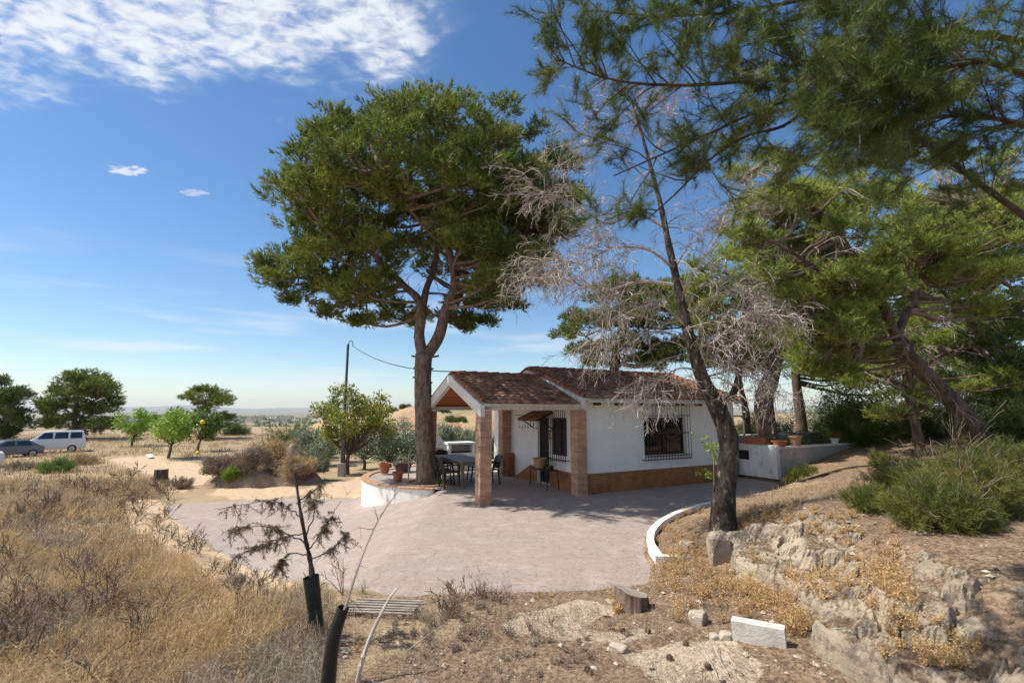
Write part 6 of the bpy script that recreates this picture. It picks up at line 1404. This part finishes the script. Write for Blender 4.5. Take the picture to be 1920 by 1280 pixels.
r_ = np.random.default_rng(88)
x, y, h = spots([(1265, 1055, 35, 25, 36, .14, .32), (1250, 985, 25, 15, 20, .12, .24), (1320, 1110, 45, 25, 40, .12, .28), (1560, 1120, 60, 30, 20, .10, .22), (1640, 1020, 60, 20, 14, .06, .12), (1420, 1120, 30, 25, 24, .16, .30), (1495, 1170, 20, 15, 18, .20, .36), (1660, 1110, 20, 25, 16, .14, .28), (1690, 1190, 25, 25, 16, .14, .26), (1395, 990, 30, 12, 16, .10, .18), (1420, 965, 30, 10, 14, .10, .18), (1520, 970, 40, 15, 16, .08, .14), (1180, 1140, 18, 8, 12, .10, .2), (1750, 1250, 60, 25, 16, .10, .2), (1290, 960, 20, 10, 12, .14, .24), (930, 1110, 60, 8, 14, .05, .10), (1130, 1090, 40, 5, 12, .06, .12)], r_)
weed_mesh('golden_weeds', x, y, h, 'gold_weed', 'golden dried weeds growing over the bank and the ledge', 90, 11, 15, .020)
x, y, h = spots([(300, 1120, 60, 40, 18, .2, .4), (480, 1180, 70, 40, 26, .15, .3), (420, 1230, 60, 25, 18, .15, .3), (120, 1000, 80, 40, 16, .25, .45), (250, 1010, 50, 30, 12, .2, .4)], r_)
weed_mesh('golden_grass_weeds', x, y, h, 'gold_weed', 'golden dried weeds scattered in the dry grass at left', 91, 11, 12, .022)
x, y, h = spots([(890, 1110, 40, 25, 30, .16, .30), (870, 1160, 60, 30, 40, .08, .18), (820, 1190, 60, 30, 30, .08, .16), (640, 1040, 60, 30, 16, .16, .34), (560, 1120, 80, 40, 20, .12, .28), (1000, 1230, 90, 25, 30, .05, .10), (230, 930, 60, 25, 20, .3, .55), (340, 905, 20, 8, 8, .2, .4), (60, 1180, 60, 60, 22, .2, .4), (1270, 1100, 60, 30, 14, .08, .16)], r_)
weed_mesh('grey_weeds', x, y, h, 'grey_weed', 'grey brown dead weeds on the foreground and left bank', 92, 12, 16, .014)
def scrub_mesh():
    r = np.random.default_rng(66); m = MB(); x, y, h = spots([(230, 935, 70, 20, 26, .35, .6), (120, 960, 90, 30, 22, .3, .55), (60, 1060, 60, 60, 20, .25, .5), (330, 1000, 40, 25, 14, .2, .4), (180, 1120, 110, 60, 22, .2, .4), (420, 1120, 60, 40, 14, .15, .3), (520, 1160, 60, 40, 12, .12, .26), (640, 1030, 40, 25, 12, .2, .4), (345, 912, 14, 5, 8, .25, .4), (880, 1120, 30, 15, 10, .15, .26), (30, 1220, 60, 40, 14, .2, .4)], r)
    for a, b, hh in zip(x, y, h):
        s = np.array([a, b, H(a, b) - .02])
        for k in range(r.integers(3, 6)): grow(m, s, r.normal(size=3) * (.5, .5, .1) + (0, 0, 1), hh, .006 * (1 + b * .05), r, 2, -.03, .55, (3, 5), 4, minr=.0012 + .00022 * b)
    tag(m.build('dead_scrub', M['twig']), 'brown leafless scrub standing in the dry grass', 'scrub', kind='stuff')
scrub_mesh()
# scrub on the mound
r_ = np.random.default_rng(89); xs_, ys_ = -10.2 + r_.normal(size=70) * 1.5, 23.2 + r_.normal(size=70) * 1.0
def mound_z(x, y): d = ((x + 11.6) / 2.9) ** 2 + ((y - 22.6) / 1.9) ** 2; return H(x, y) + 1.25 * max(0, 1 - d) ** .8 * .85
for k, (dx, dy, rx, rz, mt, lb) in enumerate(((-1.4, -1.2, .8, .7, 'grey_weed', 'dead brown scrub on the left side of the earth mound'), (0, -1.3, .9, .8, 'grey_weed', 'dead brown scrub on the front of the earth mound'), (1.9, -.9, .9, .7, 'dry_grass', 'pale dry grassy bush on the right of the mound'), (.4, .4, 1.1, .9, 'dry_grass', 'tall dry grass clump on top of the mound'), (-.6, -1.9, .35, .3, 'leaf_bright', 'small bright green weed at the foot of the mound'), (2.2, .3, .8, .8, 'olive', 'grey green bush behind the right side of the mound'))):
    X, Y = -11.6 + dx, 22.6 + dy * .8; shrub('mound_scrub', lb, (X, Y, mound_z(X, Y)), (rx, rx, rz), 1500, mt, 440 + k, .22, needle=True, clump=.2, group='scrub on the earth mound', upw=.8)
for k, (px, py, rx, rz, mt, lb, n) in enumerate(((105, 885, .9, .75, 'leaf', 'round dark green bush in the dry grass below the cars', 2200), (160, 870, .9, .7, 'dry_grass', 'pale dry bush beside the green bush below the cars', 1500), (40, 880, .8, .4, 'grey_weed', 'low grey dead scrub at the left edge', 1200), (345, 915, .45, .35, 'grey_weed', 'dead twiggy bush right of the sawn trunk', 700), (310, 910, .2, .2, 'leaf', 'small dark green weed at the foot of the sawn trunk', 300))):
    b = ground_at(px, py, -.4); shrub('field_shrub', lb, b, (rx, rx, rz), n, mt, 460 + k, .15, needle=True, clump=.2, upw=.6)
def litter():
    r = np.random.default_rng(55); n = 60000; y = 2.5 + 6.5 * r.random(n) ** .9; px = r.uniform(640, 1920, n); x = (px - 960) / F * y; sd = poly_sd(x, y, PATIO); k = (sd > .02) | (r.random(n) < .30 * np.exp(sd / .5)); x, y = x[k], y[k]; n = len(x); z = np.where(poly_sd(x, y, PATIO) < 0, np.maximum(zpatio(x, y) + .012, Hs(x, y) + .006), Hs(x, y) + .004 + r.random(n) * .022)
    a = r.uniform(0, 6.283, n); ln = r.uniform(.02, .07, n); d = np.stack([np.cos(a) * ln, np.sin(a) * ln, r.normal(size=n) * .010], 1); sd_ = np.stack([-np.sin(a), np.cos(a), np.zeros(n)], 1) * r.uniform(.0012, .0035, (n, 1)); p = np.stack([x, y, z], 1)
    m = MB(); m.add(np.stack([p - sd_, p + sd_, p + d], 1).reshape(-1, 3), tris=np.arange(n * 3).reshape(-1, 3), rnd=r.random(n)); tag(m.build('needle_litter', M['litter']), 'fallen brown needles and chips on the ground', 'litter', kind='stuff')
litter()

# ------------------------------------------------------------------ haze
def haze():
    m = MB(); m.box((-16000, -300, -60), (16000, 14500, 260)); o = m.build('haze', None); o['kind'] = 'stuff'; tag(o, 'thin pale haze over the far plain', 'haze')
    mt = bpy.data.materials.new('haze'); mt.use_nodes = True; nt = mt.node_tree; nt.nodes.clear(); out = N(nt, 'ShaderNodeOutputMaterial'); v = N(nt, 'ShaderNodeVolumePrincipled')
    v.inputs['Color'].default_value = (.80, .88, 1, 1); v.inputs['Density'].default_value = 6.0e-5; v.inputs['Anisotropy'].default_value = .1; nt.links.new(v.outputs[0], out.inputs['Volume']); o.data.materials.append(mt)
haze()
